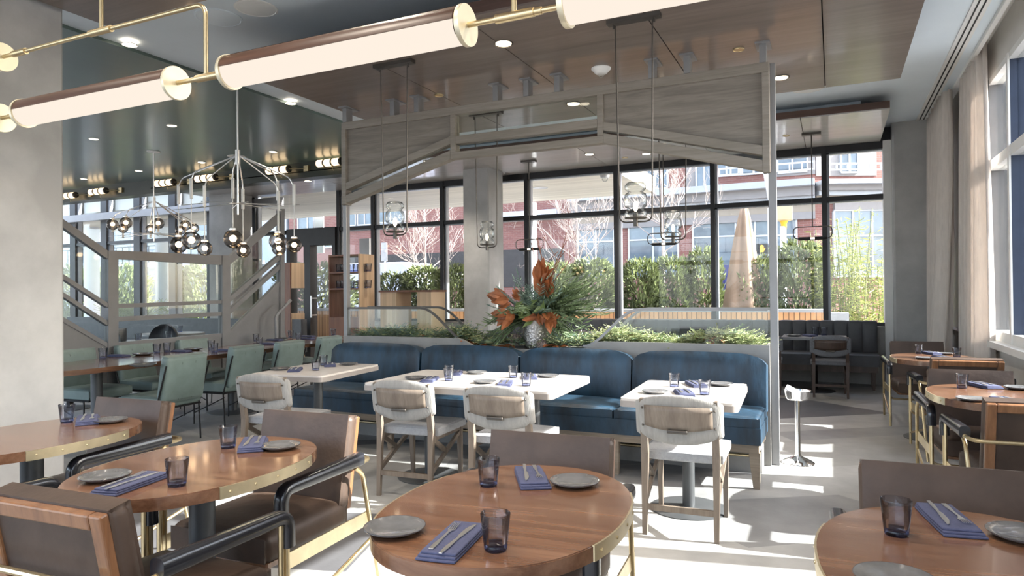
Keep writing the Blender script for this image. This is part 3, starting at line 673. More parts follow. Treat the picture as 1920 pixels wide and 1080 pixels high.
b.build('magnolia_leaves', M['magnolia'], bo, False)
b = MB()
for i in range(16): b.leaf((RND.uniform(-.16, .16), -.12, RND.uniform(.02, .16)), (RND.uniform(-1, 1), -.3, RND.uniform(-.5, .5)), .13, .05, Vector((0, -1, .3)))
b.build('green_leaves', M['magnolia_green'], bo, False)
b = MB()
for i in range(9):
    x = RND.uniform(.02, .3); b.tube([(0, 0, 0), (x*.5, 0, .3), (x*.9+RND.uniform(-.05, .05), .02, .5), (x+RND.uniform(-.1, .1), 0, RND.uniform(.55, .75))], .003, 4)
b.build('twigs', M['twig'], bo)
# ================================================================ FURNITURE PROTOTYPES
RND = random.Random(33)
def arc(c, r, a0, a1, n, f): return [f(c, r, rad(a0+(a1-a0)*i/n)) for i in range(n+1)]
def fillet(pts, r, n=5):
    """round the corners of a polyline"""
    pts = [Vector(p) for p in pts]; out = [pts[0]]
    for i in range(1, len(pts)-1):
        a, b, c = pts[i-1], pts[i], pts[i+1]; u = (a-b).normalized(); w = (c-b).normalized(); q = min(r, (a-b).length*.48, (c-b).length*.48)
        p0, p2 = b+u*q, b+w*q
        for k in range(n+1): t = k/n; out.append(p0*(1-t)**2+b*2*t*(1-t)+p2*t*t)
    return out+[pts[-1]]
# --- oblong walnut table with brass strips screwed to its long sides
def outline(a, b, n=96, e=2.25):
    return [(a*math.copysign(abs(math.cos(t))**(2/e), math.cos(t)), b*math.copysign(abs(math.sin(t))**(2/e), math.sin(t))) for t in [2*PI*i/n for i in range(n)]]
TA, TB, TZ = .345, .475, .74
tt = thing('walnut_table', 'x', 'table')
M['wtop'] = wood('walnut_planks', (.125, .056, .029), (.19, .093, .051), (.27, .145, .085), .22, axis=0, scale=1.0, coat=.35)
b = MB(); o = outline(TA, TB)
b.prism(o, TZ-.04, TZ-.003); b.prism([(x*.994, y*.994) for x, y in o], TZ-.003, TZ); b.build('tabletop', M['wtop'], tt, True, 40)
for s in (1, -1):
    pb = MB(); sel = [(x, y) for x, y in outline(TA+.003, TB+.003, 240) if s*x > 0 and abs(y) < .24]; sel.sort(key=lambda p: p[1])
    v = []; 
    for x, y in sel: v += [(x, y, TZ-.041), (x, y, TZ-.0005), (x-s*.006, y, TZ-.0005), (x-s*.006, y, TZ-.041)]
    n = len(sel); f = []
    for i in range(n-1):
        for k in range(4): q = (k+1) % 4; f.append((i*4+k, i*4+q, i*4+4+q, i*4+4+k))
    f += [(0, 1, 2, 3), tuple(range(n*4-4, n*4))]; pb.add(v, f); st = fix_normals(pb.build('brass_strip', M['brass_plate'], tt, True))
    sb = MB()
    for yy in (-.2, -.1, 0, .1, .2):
        x, y = min(sel, key=lambda p: abs(p[1]-yy)); sb.sphere((x+s*.001, y, TZ-.021), .005, 8, None, (.6, 1, 1))
    sb.build('screw', M['brass'], st)
MB().cyl((0, 0), .046, .02, TZ-.04, 24).build('pedestal', M['pedestal'], tt); MB().lathe([(.25, 0), (.25, .006), (.235, .012), (.05, .02)], 40).build('base', M['pedestal'], tt)
MB().cbox((0, 0, TZ-.048), (.3, .3, .014)).build('top_plate', M['blackmetal'], tt, False)
wt = Stamp(tt)
TR = rad(4.5)
TABLES = [('T1', -3.29, 1.88, 'oblong walnut table beside the big concrete column at the left edge'), ('T2', -2.14, 1.82, 'oblong walnut table in the left foreground between two leather armchairs'), ('T4', -.87, 1.82, 'oblong walnut table in the centre foreground'), ('T5', .3, 1.8, 'oblong walnut table in the bottom right corner'),
          ('T6', .86, 4.86, 'sunlit oblong walnut table nearer by the right windows'), ('T7', .82, 7.32, 'sunlit oblong walnut table in front of the curtains')]
for n, x, y, l in TABLES: wt(l, (x, y, 0), TR if n != 'T7' else 0, 'oblong walnut tables')

# --- leather armchair, sitter faces +Y
ac = thing('leather_armchair', 'x', 'armchair')
MB().rbox((0, .02, .385), (.5, .52, .11), .035, 4, None, (0, 0, .025), 5).build('seat_cushion', M['brown_leather'], ac, True, 60)
MB().box(-.24, .24, -.22, .26, .315, .335).build('seat_frame', M['walnut_frame'], ac, False)
m = Matrix.Translation((0, -.275, .6)) @ Matrix.Rotation(rad(11), 4, 'X')
bc = MB().rbox((0, .028, .0), (.5, .065, .42), .03, 4, m, (0, .012, 0), 5).build('back_cushion', M['brown_leather'], ac, True, 60)
pp = [m @ Vector(p) for p in fillet([(-.238, .055, -.198), (.238, .055, -.198), (.238, .055, .198), (-.238, .055, .198), (-.238, .055, -.19)], .03)]
MB().tube(pp[:-1], .005, 6, True).build('piping', M['brown_leather'], bc)
fr = MB(); W, Hh, d0, d1 = .243, .205, -.032, -.004
for (x0, x1, z0, z1) in ((-W, -W+.045, -Hh, Hh), (W-.045, W, -Hh, Hh), (-W+.045, W-.045, Hh-.045, Hh), (-W+.045, W-.045, -Hh, -Hh+.045)): fr.box(x0, x1, d0, d1, z0, z1, m)
bf = bev(fr.build('back_frame', M['walnut_frame'], ac, False), .006)
MB().box(-W+.045, W-.045, d0+.012, d0+.02, -Hh+.045, Hh-.045, m).build('back_panel', M['brown_leather'], ac, False)
for s in (-1, 1):
    X = .315*s
    MB().tube(fillet([(X, .27, 0), (X, .27, .61), (X, -.24, .61)], .05), .0115, 10).build('leg', M['brass'], ac)
    MB().tube(fillet([(X, -.2, .6), (X, -.255, .56), (X*.93, -.42, 0)], .04), .0105, 10).build('leg', M['brass'], ac)
    MB().tube(fillet([(X, .245, .6), (X, .245, .27), (X*.6, .245, .27), (0, .245, .27)], .05), .0095, 8).build('front_rail', M['brass'], ac)
    # leather sleeve over the arm, turned down at the front
    a = MB(); prof = []; path = fillet([(X, .272, .52), (X, .272, .625), (X, -.235, .632)], .055, 7)
    V = [Vector(p) for p in path]
    for i in range(len(V)-1):
        pass
    vs = []; n = 14; fs = []
    for i, p in enumerate(V):
        t = ((V[i+1]-p) if i < len(V)-1 else (p-V[i-1])).normalized(); ux = Vector((1, 0, 0)); uy = t.cross(ux).normalized()
        for k in range(n):
            an = 2*PI*k/n; ca, sa = math.cos(an), math.sin(an); e = .6
            vs.append(p+ux*(.026*math.copysign(abs(ca)**e, ca))+uy*((.03 if i > 8 else .024)*math.copysign(abs(sa)**e, sa)))
    for i in range(len(V)-1):
        for k in range(n): q = (k+1) % n; fs.append((i*n+k, i*n+q, (i+1)*n+q, (i+1)*n+k))
    fs += [tuple(range(n))[::-1], tuple(range(len(vs)-n, len(vs)))]
    fix_normals(a.add(vs, fs).build('armrest', M['arm_leather'], ac, True, 60))
    MB().bar((X*.985, .26, .345), (X*.96, -.315, .345), .006, .062).build('side_plate', M['brass_plate'], ac, False)
    MB().tube([(X, .27, .1), (X*.96, -.335, .24)], .009, 8).build('stretcher', M['brass'], ac)
MB().tube(fillet([(-.315, -.23, .61), (-.3, -.345, .61), (.3, -.345, .61), (.315, -.23, .61)], .06), .0105, 8).build('back_rail', M['brass'], ac)
arm = Stamp(ac); AG = 'brown leather armchairs with brass frames'
AR = rad(3)
arm('brown leather armchair facing us beyond the centre foreground table', (-.99, 2.2, 0), PI+AR, AG)
arm('brown leather armchair facing us at the far end of left foreground table', (-2.22, 2.22, 0), PI+AR, AG)
arm('brown leather armchair seen from behind in the bottom left corner', (-1.97, 1.47, 0), AR, AG)
arm('brown leather armchair beside the concrete column, behind the leftmost walnut table', (-3.4, 2.18, 0), PI+AR, AG)
arm('armchair at the left frame edge showing little beyond its black arm', (-3.13, 1.42, 0), AR, AG)
arm('brown leather armchair facing us beyond the bottom right table', (.33, 2.22, 0), PI+AR, AG)
arm('brown leather armchair facing us at the sunlit table nearer the right windows', (.84, 5.24, 0), PI+AR, AG)
arm('armchair at the right edge seen from behind, walnut frame and brass rail', (.9, 4.4, 0), AR, AG)
arm('brown leather armchair against the curtains behind the farther sunlit table', (.8, 8.1, 0), PI+AR, AG)
arm('armchair seen from behind at the farther sunlit table, walnut top rail showing', (.93, 6.73, 0), AR, AG)

# --- upholstered oak chair, sitter faces +Y
gc = thing('dining_chair', 'x', 'chair')
MB().rbox((0, .03, .435), (.45, .44, .055), .024, 4, None, (0, 0, .01), 6).build('seat', M['seat_fabric'], gc, True, 60)
# curved backrest: wide crown, rounded lower edge
v = []; f = []; nx, nz = 20, 10
for side in (0, 1):
    for j in range(nz+1):
        for i in range(nx+1):
            u = 2*i/nx-1; w = j/nz
            zt = .8-.045*abs(u)**2.2; zb = .515+.055*u*u; ed = min(1, (1-abs(u))*9)**.5
            z = zb+(zt-zb)*w; th = .028*min(1, min(w, 1-w)*7+.25)**.5*max(.3, ed)
            y = -.235-(z-.5)*.16-.035*(1-u*u)+(th if side else -th*.55); v.append((u*.24, y, z))
nn = (nx+1)*(nz+1)
for side in (0, 1):
    for j in range(nz):
        for i in range(nx):
            k = side*nn+j*(nx+1)+i; q = (k, k+1, k+nx+2, k+nx+1); f.append(q if not side else q[::-1])
ring = [i for i in range(nx+1)]+[(j)*(nx+1)+nx for j in range(1, nz+1)]+[nz*(nx+1)+i for i in range(nx-1, -1, -1)]+[j*(nx+1) for j in range(nz-1, 0, -1)]
for i in range(len(ring)): a, c = ring[i], ring[(i+1) % len(ring)]; f.append((a, nn+a, nn+c, c))
bk_ = fix_normals(MB().add(v, f).build('backrest', M['fabric'], gc, True, 180)); sd = bk_.modifiers.new('soft', 'SUBSURF'); sd.levels = 1; sd.render_levels = 1
v = []; f = []
for j in range(5):
    for i in range(nx+1):
        u = 2*i/nx-1; z = .6+.02*u*u+(.735-.6-.02*u*u)*j/4; y = -.246-(z-.5)*.16-.035*(1-u*u)-.02; v.append((u*.185, y, z))
for j in range(4):
    for i in range(nx): k = j*(nx+1)+i; f.append((k, k+1, k+nx+2, k+nx+1))
bp = MB().add(v, f).build('back_panel', M['chairwood'], gc, True, 60); sd = bp.modifiers.new('thick', 'SOLIDIFY'); sd.thickness = .012
MB().rbox((0, -.318, .598), (.11, .02, .02), .006, 2).build('hand_slot', M['darkmetal'], gc)
for s in (-1, 1):
    X = .195*s
    lg = MB(); lg.bar((X, -.285, .77), (X, -.23, .45), .028, .03, (1, 0, 0), .034, .04); lg.bar((X, -.23, .455), (X, -.255, 0), .034, .04, (1, 0, 0), .024, .026)
    L_ = lg.build('leg', M['chairwood'], gc, False)
    sc_ = MB(); sc_.sphere((X, -.305, .72), .007, 8); sc_.sphere((X, -.283, .62), .007, 8); sc_.build('screw', M['darkmetal'], L_)
    MB().bar((X, .2, .42), (X, .215, 0), .032, .036, (1, 0, 0), .022, .024).build('leg', M['chairwood'], gc, False)
    MB().bar((X, -.235, .18), (X, .19, .37), .02, .028, (0, 0, 1)).build('side_brace', M['chairwood'], gc, False)
    MB().bar((X, -.22, .4), (X, -.03, .285), .02, .03, (0, 0, 1)).build('side_brace', M['chairwood'], gc, False)
    MB().bar((X, -.22, .4), (X, .2, .4), .022, .03, (0, 0, 1)).build('seat_rail', M['chairwood'], gc, False)
MB().bar((-.19, -.247, .155), (.19, -.247, .155), .02, .032, (0, 0, 1)).build('cross_rail', M['chairwood'], gc, False); MB().bar((-.19, .2, .395), (.19, .2, .395), .02, .03, (0, 0, 1)).build('seat_rail', M['chairwood'], gc, False)
gch = Stamp(gc); GG = 'grey upholstered oak chairs at the stone tables'
gch('grey upholstered chair in front of the right stone table', (-.79, 4.07, 0), rad(2), GG)
gch('grey upholstered chair at the long stone table, the right of its pair', (-1.9, 4.06, 0), rad(3), GG)
gch('grey upholstered chair at the long stone table, the left of its pair', (-2.63, 4.09, 0), rad(4), GG)
gch('grey upholstered chair at the left stone table, behind the armchairs', (-3.79, 4.0, 0), rad(6), GG)
# dark twins at the rear window benches
M['darkwood'] = wood('dark_oak', (.05, .03, .022), (.075, .045, .032), (.1, .062, .045), .4, axis=2)
M['dark_fabric'] = mat('slate_upholstery', (.17, .175, .19), .95, var=.1, scale=45, bump=.2, bscale=160)
def recolour(root):
    for c in root.children:
        c.data = c.data.copy(); n = c.data.materials[0].name
        c.data.materials[0] = M['darkwood'] if 'oak' in n else (M['dark_fabric'] if 'grey' in n else c.data.materials[0])
r1 = dup(gc, 'dark oak chair with slate upholstery at the rear window bench', (-.06, 9.82, 0), rad(3), 'dark chairs at the rear window bench'); recolour(r1)
r2 = dup(r1, 'dark oak chair half hidden behind the divider right post', (-.86, 9.85, 0), rad(3), 'dark chairs at the rear window bench')

# --- stone topped tables
def stone_table(label, x, y, w, d, rz, legs):
    t = thing('stone_table', label, 'table', (x, y, 0), rz, 'stone topped tables along the banquette')
    def rr(w, d, r, n=6):
        p = []
        for sx, sy, a in ((1, 1, 0), (-1, 1, 90), (-1, -1, 180), (1, -1, 270)):
            for k in range(n+1): q = rad(a+90*k/n); p.append((sx*(w/2-r)+r*math.cos(q), sy*(d/2-r)+r*math.sin(q)))
        return p
    MB().prism(rr(w, d, .035), TZ-.014, TZ).build('stone_top', M['stone'], t, True, 30); MB().prism(rr(w+.008, d+.008, .038), TZ-.05, TZ-.014).build('edge_band', M['stone_edge'], t, True, 30)
    for lx in legs:
        MB().cyl((lx, 0), .038, .02, TZ-.05, 22).build('pedestal', M['pedestal'], t); MB().lathe([(.24, 0), (.24, .006), (.225, .012), (.04, .02)], 36, (lx, 0, 0)).build('base', M['pedestal'], t)
    return t
stone_table('square stone topped table at the right end of the teal banquette', -.84, 4.37, .66, .88, rad(3), [0])
stone_table('long stone topped table at the middle of the teal banquette', -2.33, 4.4, 1.4, .9, rad(3), [-.42, .42])
stone_table('square stone topped table at the left end of the teal banquette', -3.95, 4.54, .66, .9, rad(7), [0])

# ================================================================ PLACE SETTINGS
# tumbler
def make_tumbler():
    t = thing('tumbler', 'x', 'glass')
    b = MB(); n = 40; prof = [(.027, .0), (.029, .004), (.0365, .088), (.0365, .0885), (.035, .0885), (.033, .07)]
    b.lathe([(.0275, .012), (.0295, .016), (.0368, .088), (.0362, .09), (.0352, .088), (.0278, .019), (.001, .017)], n, cap=False)
    # flutes on the inside
    k = len(b.v)
    for i in range(k):
        x, y, z = b.v[i]; r = math.hypot(x, y); 
        if i >= 4*n and r > .005: a = math.atan2(y, x); q = 1-.035*abs(math.sin(6*a)); b.v[i] = (x*q, y*q, z)
    b.build('bowl', M['tumbler'], t, True, 50)
    MB().lathe([(.001, .0), (.025, .0), (.028, .004), (.0288, .013), (.026, .0165), (.001, .0165)], 32, cap=False).build('base', M['tumbler_base'], t, True, 50)
    return t
def make_plate():
    t = thing('plate', 'x', 'plate')
    MB().lathe([(.001, .002), (.045, .002), (.05, 0), (.078, .013), (.0805, .0165), (.079, .0175), (.05, .0065), (.001, .005)], 48, cap=False).build('dish', M['plate'], t, True, 60)
    MB().tube([(.0798*math.cos(2*PI*i/48), .0798*math.sin(2*PI*i/48), .0168) for i in range(48)], .0011, 6, True).build('rim', M['plate_rim'], t)
    return t
def make_napkin():
    b = MB()
    for k in range(3): b.rbox((.002*k, 0, .004+.0065*k), (.098-.005*k, .24-.01*k, .0075), .0034, 2, None, (.002, .0015, .001), 3)
    return tag(b.build('napkin', M['napkin'], None, True, 60), 'x', 'napkin')
def make_fork():
    t = thing('fork', 'x', 'fork')
    b = MB(); pts = [(-.08, .0055, .0022), (-.05, .0062, .0026), (-.01, .0035, .003), (.03, .0028, .004), (.045, .0045, .0035), (.055, .0095, .0025)]
    v = []; f = []
    for x, w, h in pts: v += [(-w, x, h-.0015), (w, x, h-.0015), (w, x, h+.0008), (-w, x, h+.0008)]
    for i in range(len(pts)-1):
        for k in range(4): q = (k+1) % 4; f.append((i*4+k, i*4+q, i*4+4+q, i*4+4+k))
    f += [(3, 2, 1, 0), tuple(range(len(v)-4, len(v)))]; b.add(v, f); b.build('handle', M['steel'], t, True, 50)
    q = MB()
    for x in (-.0083, -.0028, .0028, .0083): q.bar((x, .053, .0025), (x*.95, .098, .0065), .0026, .0014, (0, 0, 1), .0014, .001)
    q.build('tines', M['steel'], t); return t
def make_knife():
    t = thing('knife', 'x', 'knife')
    def strip(pts, n):
        v = []; f = []
        for y, w0, w1, h in pts: v += [(w0, y, h-.001), (w1, y, h-.001), (w1, y, h+.001), (w0, y, h+.001)]
        for i in range(len(pts)-1):
            for k in range(4): q = (k+1) % 4; f.append((i*4+k, i*4+q, i*4+4+q, i*4+4+k))
        f += [(3, 2, 1, 0), tuple(range(len(v)-4, len(v)))]; MB().add(v, f).build(n, M['steel'], t, True, 50)
    strip([(-.1, -.004, .004, .002), (-.06, -.0058, .0058, .003), (0, -.0035, .0035, .003)], 'handle'); strip([(0, -.0035, .0035, .003), (.02, -.0075, .0045, .0026), (.07, -.009, .0055, .0022), (.1, -.003, .005, .002), (.108, .002, .004, .002)], 'blade')
    return t
tum, pla, nap, frk, knf = Stamp(make_tumbler()), Stamp(make_plate()), Stamp(make_napkin()), Stamp(make_fork()), Stamp(make_knife())
def lay(cx, cy, rz, where, tabl, parts, gl=(.125, -.3), pl=(-.15, -.33), na=(-.01, -.33), nrot=24, zt=TZ, sc=1, grp=None):
    """one cover, sitter at -Y of the table frame; rz turns the whole table frame"""
    R_ = Matrix.Rotation(rz, 2); g = grp or tabl
    def w(p): q = R_ @ Vector(p); return (cx+q.x, cy+q.y)
    if 'g' in parts: x, y = w(gl); tum('smoky glass tumbler %s' % where, (x, y, zt), rz, 'tumblers on the tables', sc)
    if 'p' in parts: x, y = w(pl); pla('grey glazed plate %s' % where, (x, y, zt), rz, 'plates on the tables', sc)
    if 'n' in parts:
        x, y = w(na); r = rz+rad(nrot); nap('folded blue napkin %s' % where, (x, y, zt), r, 'napkins on the tables', sc)
        if 'c' in parts:
            for st, dx, l, da in ((frk, -.018, 'fork', .0), (knf, .02, 'knife', -.06)):
                q = Matrix.Rotation(r, 2) @ Vector((dx, -.02)); st('steel %s on the napkin %s' % (l, where), (x+q.x, y+q.y, zt+.0215), r+da, 'cutlery on the napkins', sc)
T = {n: (x, y) for n, x, y, l in TABLES}
def tl(n, dx=0, dy=0): return T[n][0]+dx, T[n][1]+dy
A4 = 'gpnc'
lay(*tl('T4'), 0, 'nearest us on the centre foreground table', 'T4', A4, (.122, -.335), (-.175, -.33), (.01, -.345), 9)
lay(*tl('T4'), PI, 'at the far side of the centre foreground table', 'T4', A4, (.146, -.15), (-.105, -.27), (.045, -.27), 30)
lay(*tl('T2'), 0, 'nearest us on the left foreground table', 'T2', A4, (.185, -.255), (-.11, -.3), (.045, -.315), 12)
lay(*tl('T2'), PI, 'at the far side of the left foreground table', 'T2', A4, (.107, -.22), (-.1, -.295), (.03, -.28), 40)
lay(*tl('T1'), PI, 'on the table beside the concrete column', 'T1', A4, (.168, -.26), (-.037, -.345), (.08, -.31), 55)
lay(*tl('T5'), PI, 'far side of the bottom right table', 'T5', A4, (.163, -.187), (-.12, -.28), (.03, -.34), 10)
lay(*tl('T5'), 0, 'cut off by the bottom edge on the right table', 'T5', 'p', pl=(-.19, -.15))
lay(*tl('T6'), PI, 'far side of the sunlit table nearer the right windows', 'T6', A4, (.137, -.235), (-.17, -.3), (0, -.35), 20)
lay(*tl('T6'), 0, 'near side of the sunlit table at the right edge', 'T6', 'pnc', pl=(-.168, -.318), na=(.0, -.33))
lay(*tl('T7'), PI, 'far side of the table before the curtains', 'T7', A4, (.08, -.36), (-.14, -.36), (-.03, -.38), 20)
lay(*tl('T7'), 0, 'near side of the table before the curtains', 'T7', A4, (.19, .06), (-.09, -.2), (.06, -.1), 20)
# stone tables (positions given in world space)
def lay_at(where, g=None, p=None, n=None, nrot=20, rz=0, cut=True):
    if g: tum('smoky glass tumbler %s' % where, (g[0], g[1], TZ), 0, 'tumblers on the tables')
    if p: pla('grey glazed plate %s' % where, (p[0], p[1], TZ), 0, 'plates on the tables')
    if n:
        r = rz+rad(nrot); nap('folded blue napkin %s' % where, (n[0], n[1], TZ), r, 'napkins on the tables')
        if cut:
            for st, dx, l in ((frk, -.02, 'fork'), (knf, .02, 'knife')):
                q = Matrix.Rotation(r, 2) @ Vector((dx, 0)); st('steel %s on the napkin %s' % (l, where), (n[0]+q.x, n[1]+q.y, TZ+.0215), r, 'cutlery on the napkins')
lay_at('near side of the right stone table', (-.71, 4.22), (-1.0, 4.18), (-.83, 4.2))
lay_at('banquette side of the right stone table', (-.95, 4.5), (-.68, 4.68), (-.83, 4.62), 25, PI)
lay_at('near left place of the long stone table', (-2.5, 4.24), (-2.78, 4.24), (-2.63, 4.19))
lay_at('near right place of the long stone table', (-1.87, 4.19), (-2.2, 4.22), (-2.03, 4.19))
lay_at('banquette side left place of the long stone table', (-2.6, 4.42), (-2.52, 4.7), (-2.66, 4.62), 25, PI)
lay_at('banquette side right place of the long stone table', (-2.14, 4.56), (-1.92, 4.7), (-2.02, 4.6), 25, PI)
lay_at('near side of the left stone table', (-3.88, 4.43), (-4.2, 4.36), (-4.02, 4.34), 35)
lay_at('banquette side of the left stone table', (-4.1, 4.78), (-3.9, 4.88), (-4.01, 4.76), 40, PI)

# ================================================================ GREEN LEATHER CHAIRS AND COMMUNAL TABLE
gt = thing('communal_table', 'long walnut communal table between green leather chairs', 'table', (-6.42, 5.9, 0), rad(5))
def sup(a, b, e, n=80): return outline(a, b, n, e)
M['walnut_y'] = wood('walnut_lengthwise', (.09, .04, .022), (.14, .065, .035), (.2, .1, .055), .2, axis=1, scale=1.0, coat=.5)
MB().prism(sup(.42, 2.45, 6), TZ-.045, TZ).build('tabletop', M['walnut_y'], gt, True, 40)
for y in (-1.75, 0, 1.75): MB().cyl((0, y), .05, .02, TZ-.045).build('pedestal', M['pedestal'], gt); MB().lathe([(.27, 0), (.27, .006), (.05, .02)], 32, (0, y, 0)).build('base', M['pedestal'], gt)
lc = thing('green_leather_chair', 'x', 'chair')
m = Matrix.Translation((0, -.26, .615)) @ Matrix.Rotation(rad(9), 4, 'X')
MB().rbox((0, 0, 0), (.47, .1, .42), .035, 4, m, (0, .012, 0), 6).build('backrest', M['green_leather'], lc, True, 60)
q = MB()
for x in (-.075, .075): q.tube([m @ Vector(p) for p in fillet([(x, -.053, -.19), (x, -.058, .16), (x, -.04, .207), (x, .04, .207), (x, .058, .16), (x, .053, -.19)], .03)], .0022, 5)
q.build('seams', M['bulkhead'], lc)
MB().rbox((0, .02, .4), (.48, .5, .1), .035, 4, None, (0, 0, .015), 5).build('seat', M['green_leather'], lc, True, 60)
for s in (-1, 1):
    X = .245*s
    MB().tube(fillet([(X, .2, 0), (X, .2, .34), (X, -.22, .34)], .02), .008, 8).build('leg', M['blackmetal'], lc)
    MB().tube([(X, -.22, 0), (X, -.2, .34), (X, -.33, .74)], .008, 8).build('leg', M['blackmetal'], lc)
    MB().tube([(X, -.215, .3), (X, .2, .12)], .006, 6).build('side_brace', M['blackmetal'], lc)
MB().box(-.235, .235, -.22, .25, .335, .352).build('seat_frame', M['blackmetal'], lc, False)
lch = Stamp(lc)
for y, x, l in [(4.42, -5.72, 'nearest green leather chair seen from behind at the communal table'), (5.42, -6.0, 'second green leather chair seen from behind at the communal table'), (6.15, -6.08, 'third green leather chair seen from behind at the communal table'), (7.02, -6.22, 'farthest green leather chair seen from behind, beside the banquette end')]:
    lch(l, (x, y, 0), PI/2+rad(4), 'green leather chairs, near row')
for y, x, l in [(4.5, -6.85, 'green leather chair of the far row half hidden by the column'), (5.22, -6.9, 'green leather chair of the far row, second from the column'), (6.06, -6.98, 'green leather chair of the far row below the divider centre pane'), (6.92, -7.12, 'green leather chair of the far row at the right divider post'), (7.65, -7.2, 'green leather chair of the far row farthest from us, by the doors')]:
    lch(l, (x, y, 0), -PI/2+rad(4), 'green leather chairs, far row')
for i, (px, py, w) in enumerate([(193, 672, 'left corner'), (294, 662, 'first far'), (313, 660, 'second far'), (396, 655, 'third far'), (402, 661, 'third near'), (480, 640, 'fourth far'), (486, 648, 'fourth near'), (545, 633, 'fifth far'), (560, 638, 'fifth near'), (625, 629, 'last')]):
    p = at(px, py, Z=TZ); wh = 'at the %s place of the communal table' % w
    tum('smoky glass tumbler %s' % wh, (p.x, p.y, TZ), 0, 'tumblers on the tables', 1.15)
    if i not in (2, 3, 9): nap('folded blue napkin %s' % wh, (p.x+.14*(1 if i % 2 else -.3), p.y+.2, TZ), rad(90), 'napkins on the tables')
    if i in (0, 1, 4, 5, 6): pla('grey glazed plate %s' % wh, (p.x+.06, p.y+(.42 if i else .4), TZ), 0, 'plates on the tables', 1.3)
p = at(268, 687, Z=TZ); pla('grey glazed plate near the front corner of the communal table', (p.x, p.y, TZ), 0, 'plates on the tables', 1.4)

# ================================================================ BLACK REAR BANQUETTE AND TABLES
kb = thing('banquette', 'long charcoal channel-tufted banquette under the rear windows', 'bench', (-2.4, 10.85, 0))
n = 32; w0 = 5.9/n
cb = MB()
for i in range(n):
    x = -2.95+w0*(i+.5); cb.rbox((x, .16, .69), (w0*1.03, .16, .46), .045, 3, None, (0, .02, .01), 2)
cb.build('channel_back', M['black_leather'], kb, True, 60)
MB().rbox((0, -.12, .4), (5.9, .62, .15), .05, 3, None, (0, 0, .01), 30).build('seat', M['black_leather'], kb, True, 60)
MB().box(-2.95, 2.93, -.4, .1, .24, .325).build('base_rail', M['darkwood'], kb, False)
for x in (-2.85, -1.4, 0, 1.4, 2.88):
    for y in (-.38, .08): MB().bar((x, y, .25), (x, y, 0), .05, .05, (0, 1, 0), .03, .03).build('leg', M['darkwood'], kb, False)
M['dark_top'] = mat('slate_tabletop', (.2, .2, .21), .35, var=.06)
def back_table(label, x, y, w, d):
    t = thing('bench_table', label, 'table', (x, y, 0), 0, 'slate tables at the rear bench'); MB().box(-w/2, w/2, -d/2, d/2, TZ-.035, TZ).build('tabletop', M['dark_top'], t, False)
    MB().cyl((0, 0), .04, .02, TZ-.035).build('pedestal', M['blackmetal'], t); MB().lathe([(.26, 0), (.26, .006), (.04, .02)], 28).build('base', M['blackmetal'], t)
back_table('slate table before the rear bench, right of the divider post', -.25, 10.2, .8, .62); back_table('slate table before the rear bench, seen through right glass guard', -3.75, 10.25, .8, .62); back_table('slate table before the rear bench behind the divider right panel', -1.6, 10.2, .8, .62)
for px, py, w in [(1530, 626, 'left on the slate table right of the divider post'), (1545, 629, 'right on the slate table right of the divider post'), (1073, 621, 'left of two behind the right glass guard'), (1089, 623, 'right of two behind the right glass guard')]:
    p = at(px, py, Z=TZ); p.y = min(p.y, 10.45); tum('clear tumbler %s' % w, (p.x, p.y, TZ), 0, 'tumblers on the rear tables', 1.3)
pla('grey plate on the slate table right of the divider post', (-.5, 10.1, TZ), 0, 'plates on the tables', 1.3)
nap('folded napkin on the slate table right of the divider post', (-.3, 10.15, TZ), .4, 'napkins on the tables', 1.2)
# round-backed chairs behind the bouquet
rc = thing('round_back_chair', 'x', 'chair'); v = []; f = []
for side in (0, 1):
    for j in range(13):
        for i in range(13):
            u = 2*i/12-1; w = j/12; z = .45+.47*w; hw = .24*math.sqrt(max(.02, 1-max(0, (w-.45)/.55)**2)); v.append((u*hw, -.22-.12*(1-u*u)-.06*w+(.05 if side else 0), z))
for side in (0, 1):
    for j in range(12):
        for i in range(12): k = side*169+j*13+i; q = (k, k+1, k+14, k+13); f.append(q if not side else q[::-1])
ring = list(range(13))+[j*13+12 for j in range(1, 13)]+[156+i for i in range(11, -1, -1)]+[j*13 for j in range(11, 0, -1)]
for i in range(len(ring)): a, c = ring[i], ring[(i+1) % len(ring)]; f.append((a, 169+a, 169+c, c))
M['navy_leather'] = mat('ink_leather', (.02, .022, .03), .45, var=.15, scale=9, bump=.2, bscale=24)
fix_normals(MB().add(v, f).build('backrest', M['navy_leather'], rc, True, 70)); MB().rbox((0, .03, .41), (.46, .46, .09), .035, 3, None, (0, 0, .01)).build('seat', M['navy_leather'], rc, True, 60)
for sx in (-1, 1):
    for sy in (-1, 1): MB().tube([(sx*.18, sy*.18, .38), (sx*.2, sy*.21, 0)], .012, 8).build('leg', M['darkwood'], rc)
rch = Stamp(rc)
rch('ink leather round-backed chair left of the bouquet behind the planter', (at(925, 620, Y=7.6).x, 7.9, 0), rad(10), 'round-backed chairs behind the planter'); rch('ink leather round-backed chair right of the bouquet behind the planter', (at(1012, 620, Y=7.6).x+.55, 7.9, 0), rad(-8), 'round-backed chairs behind the planter')

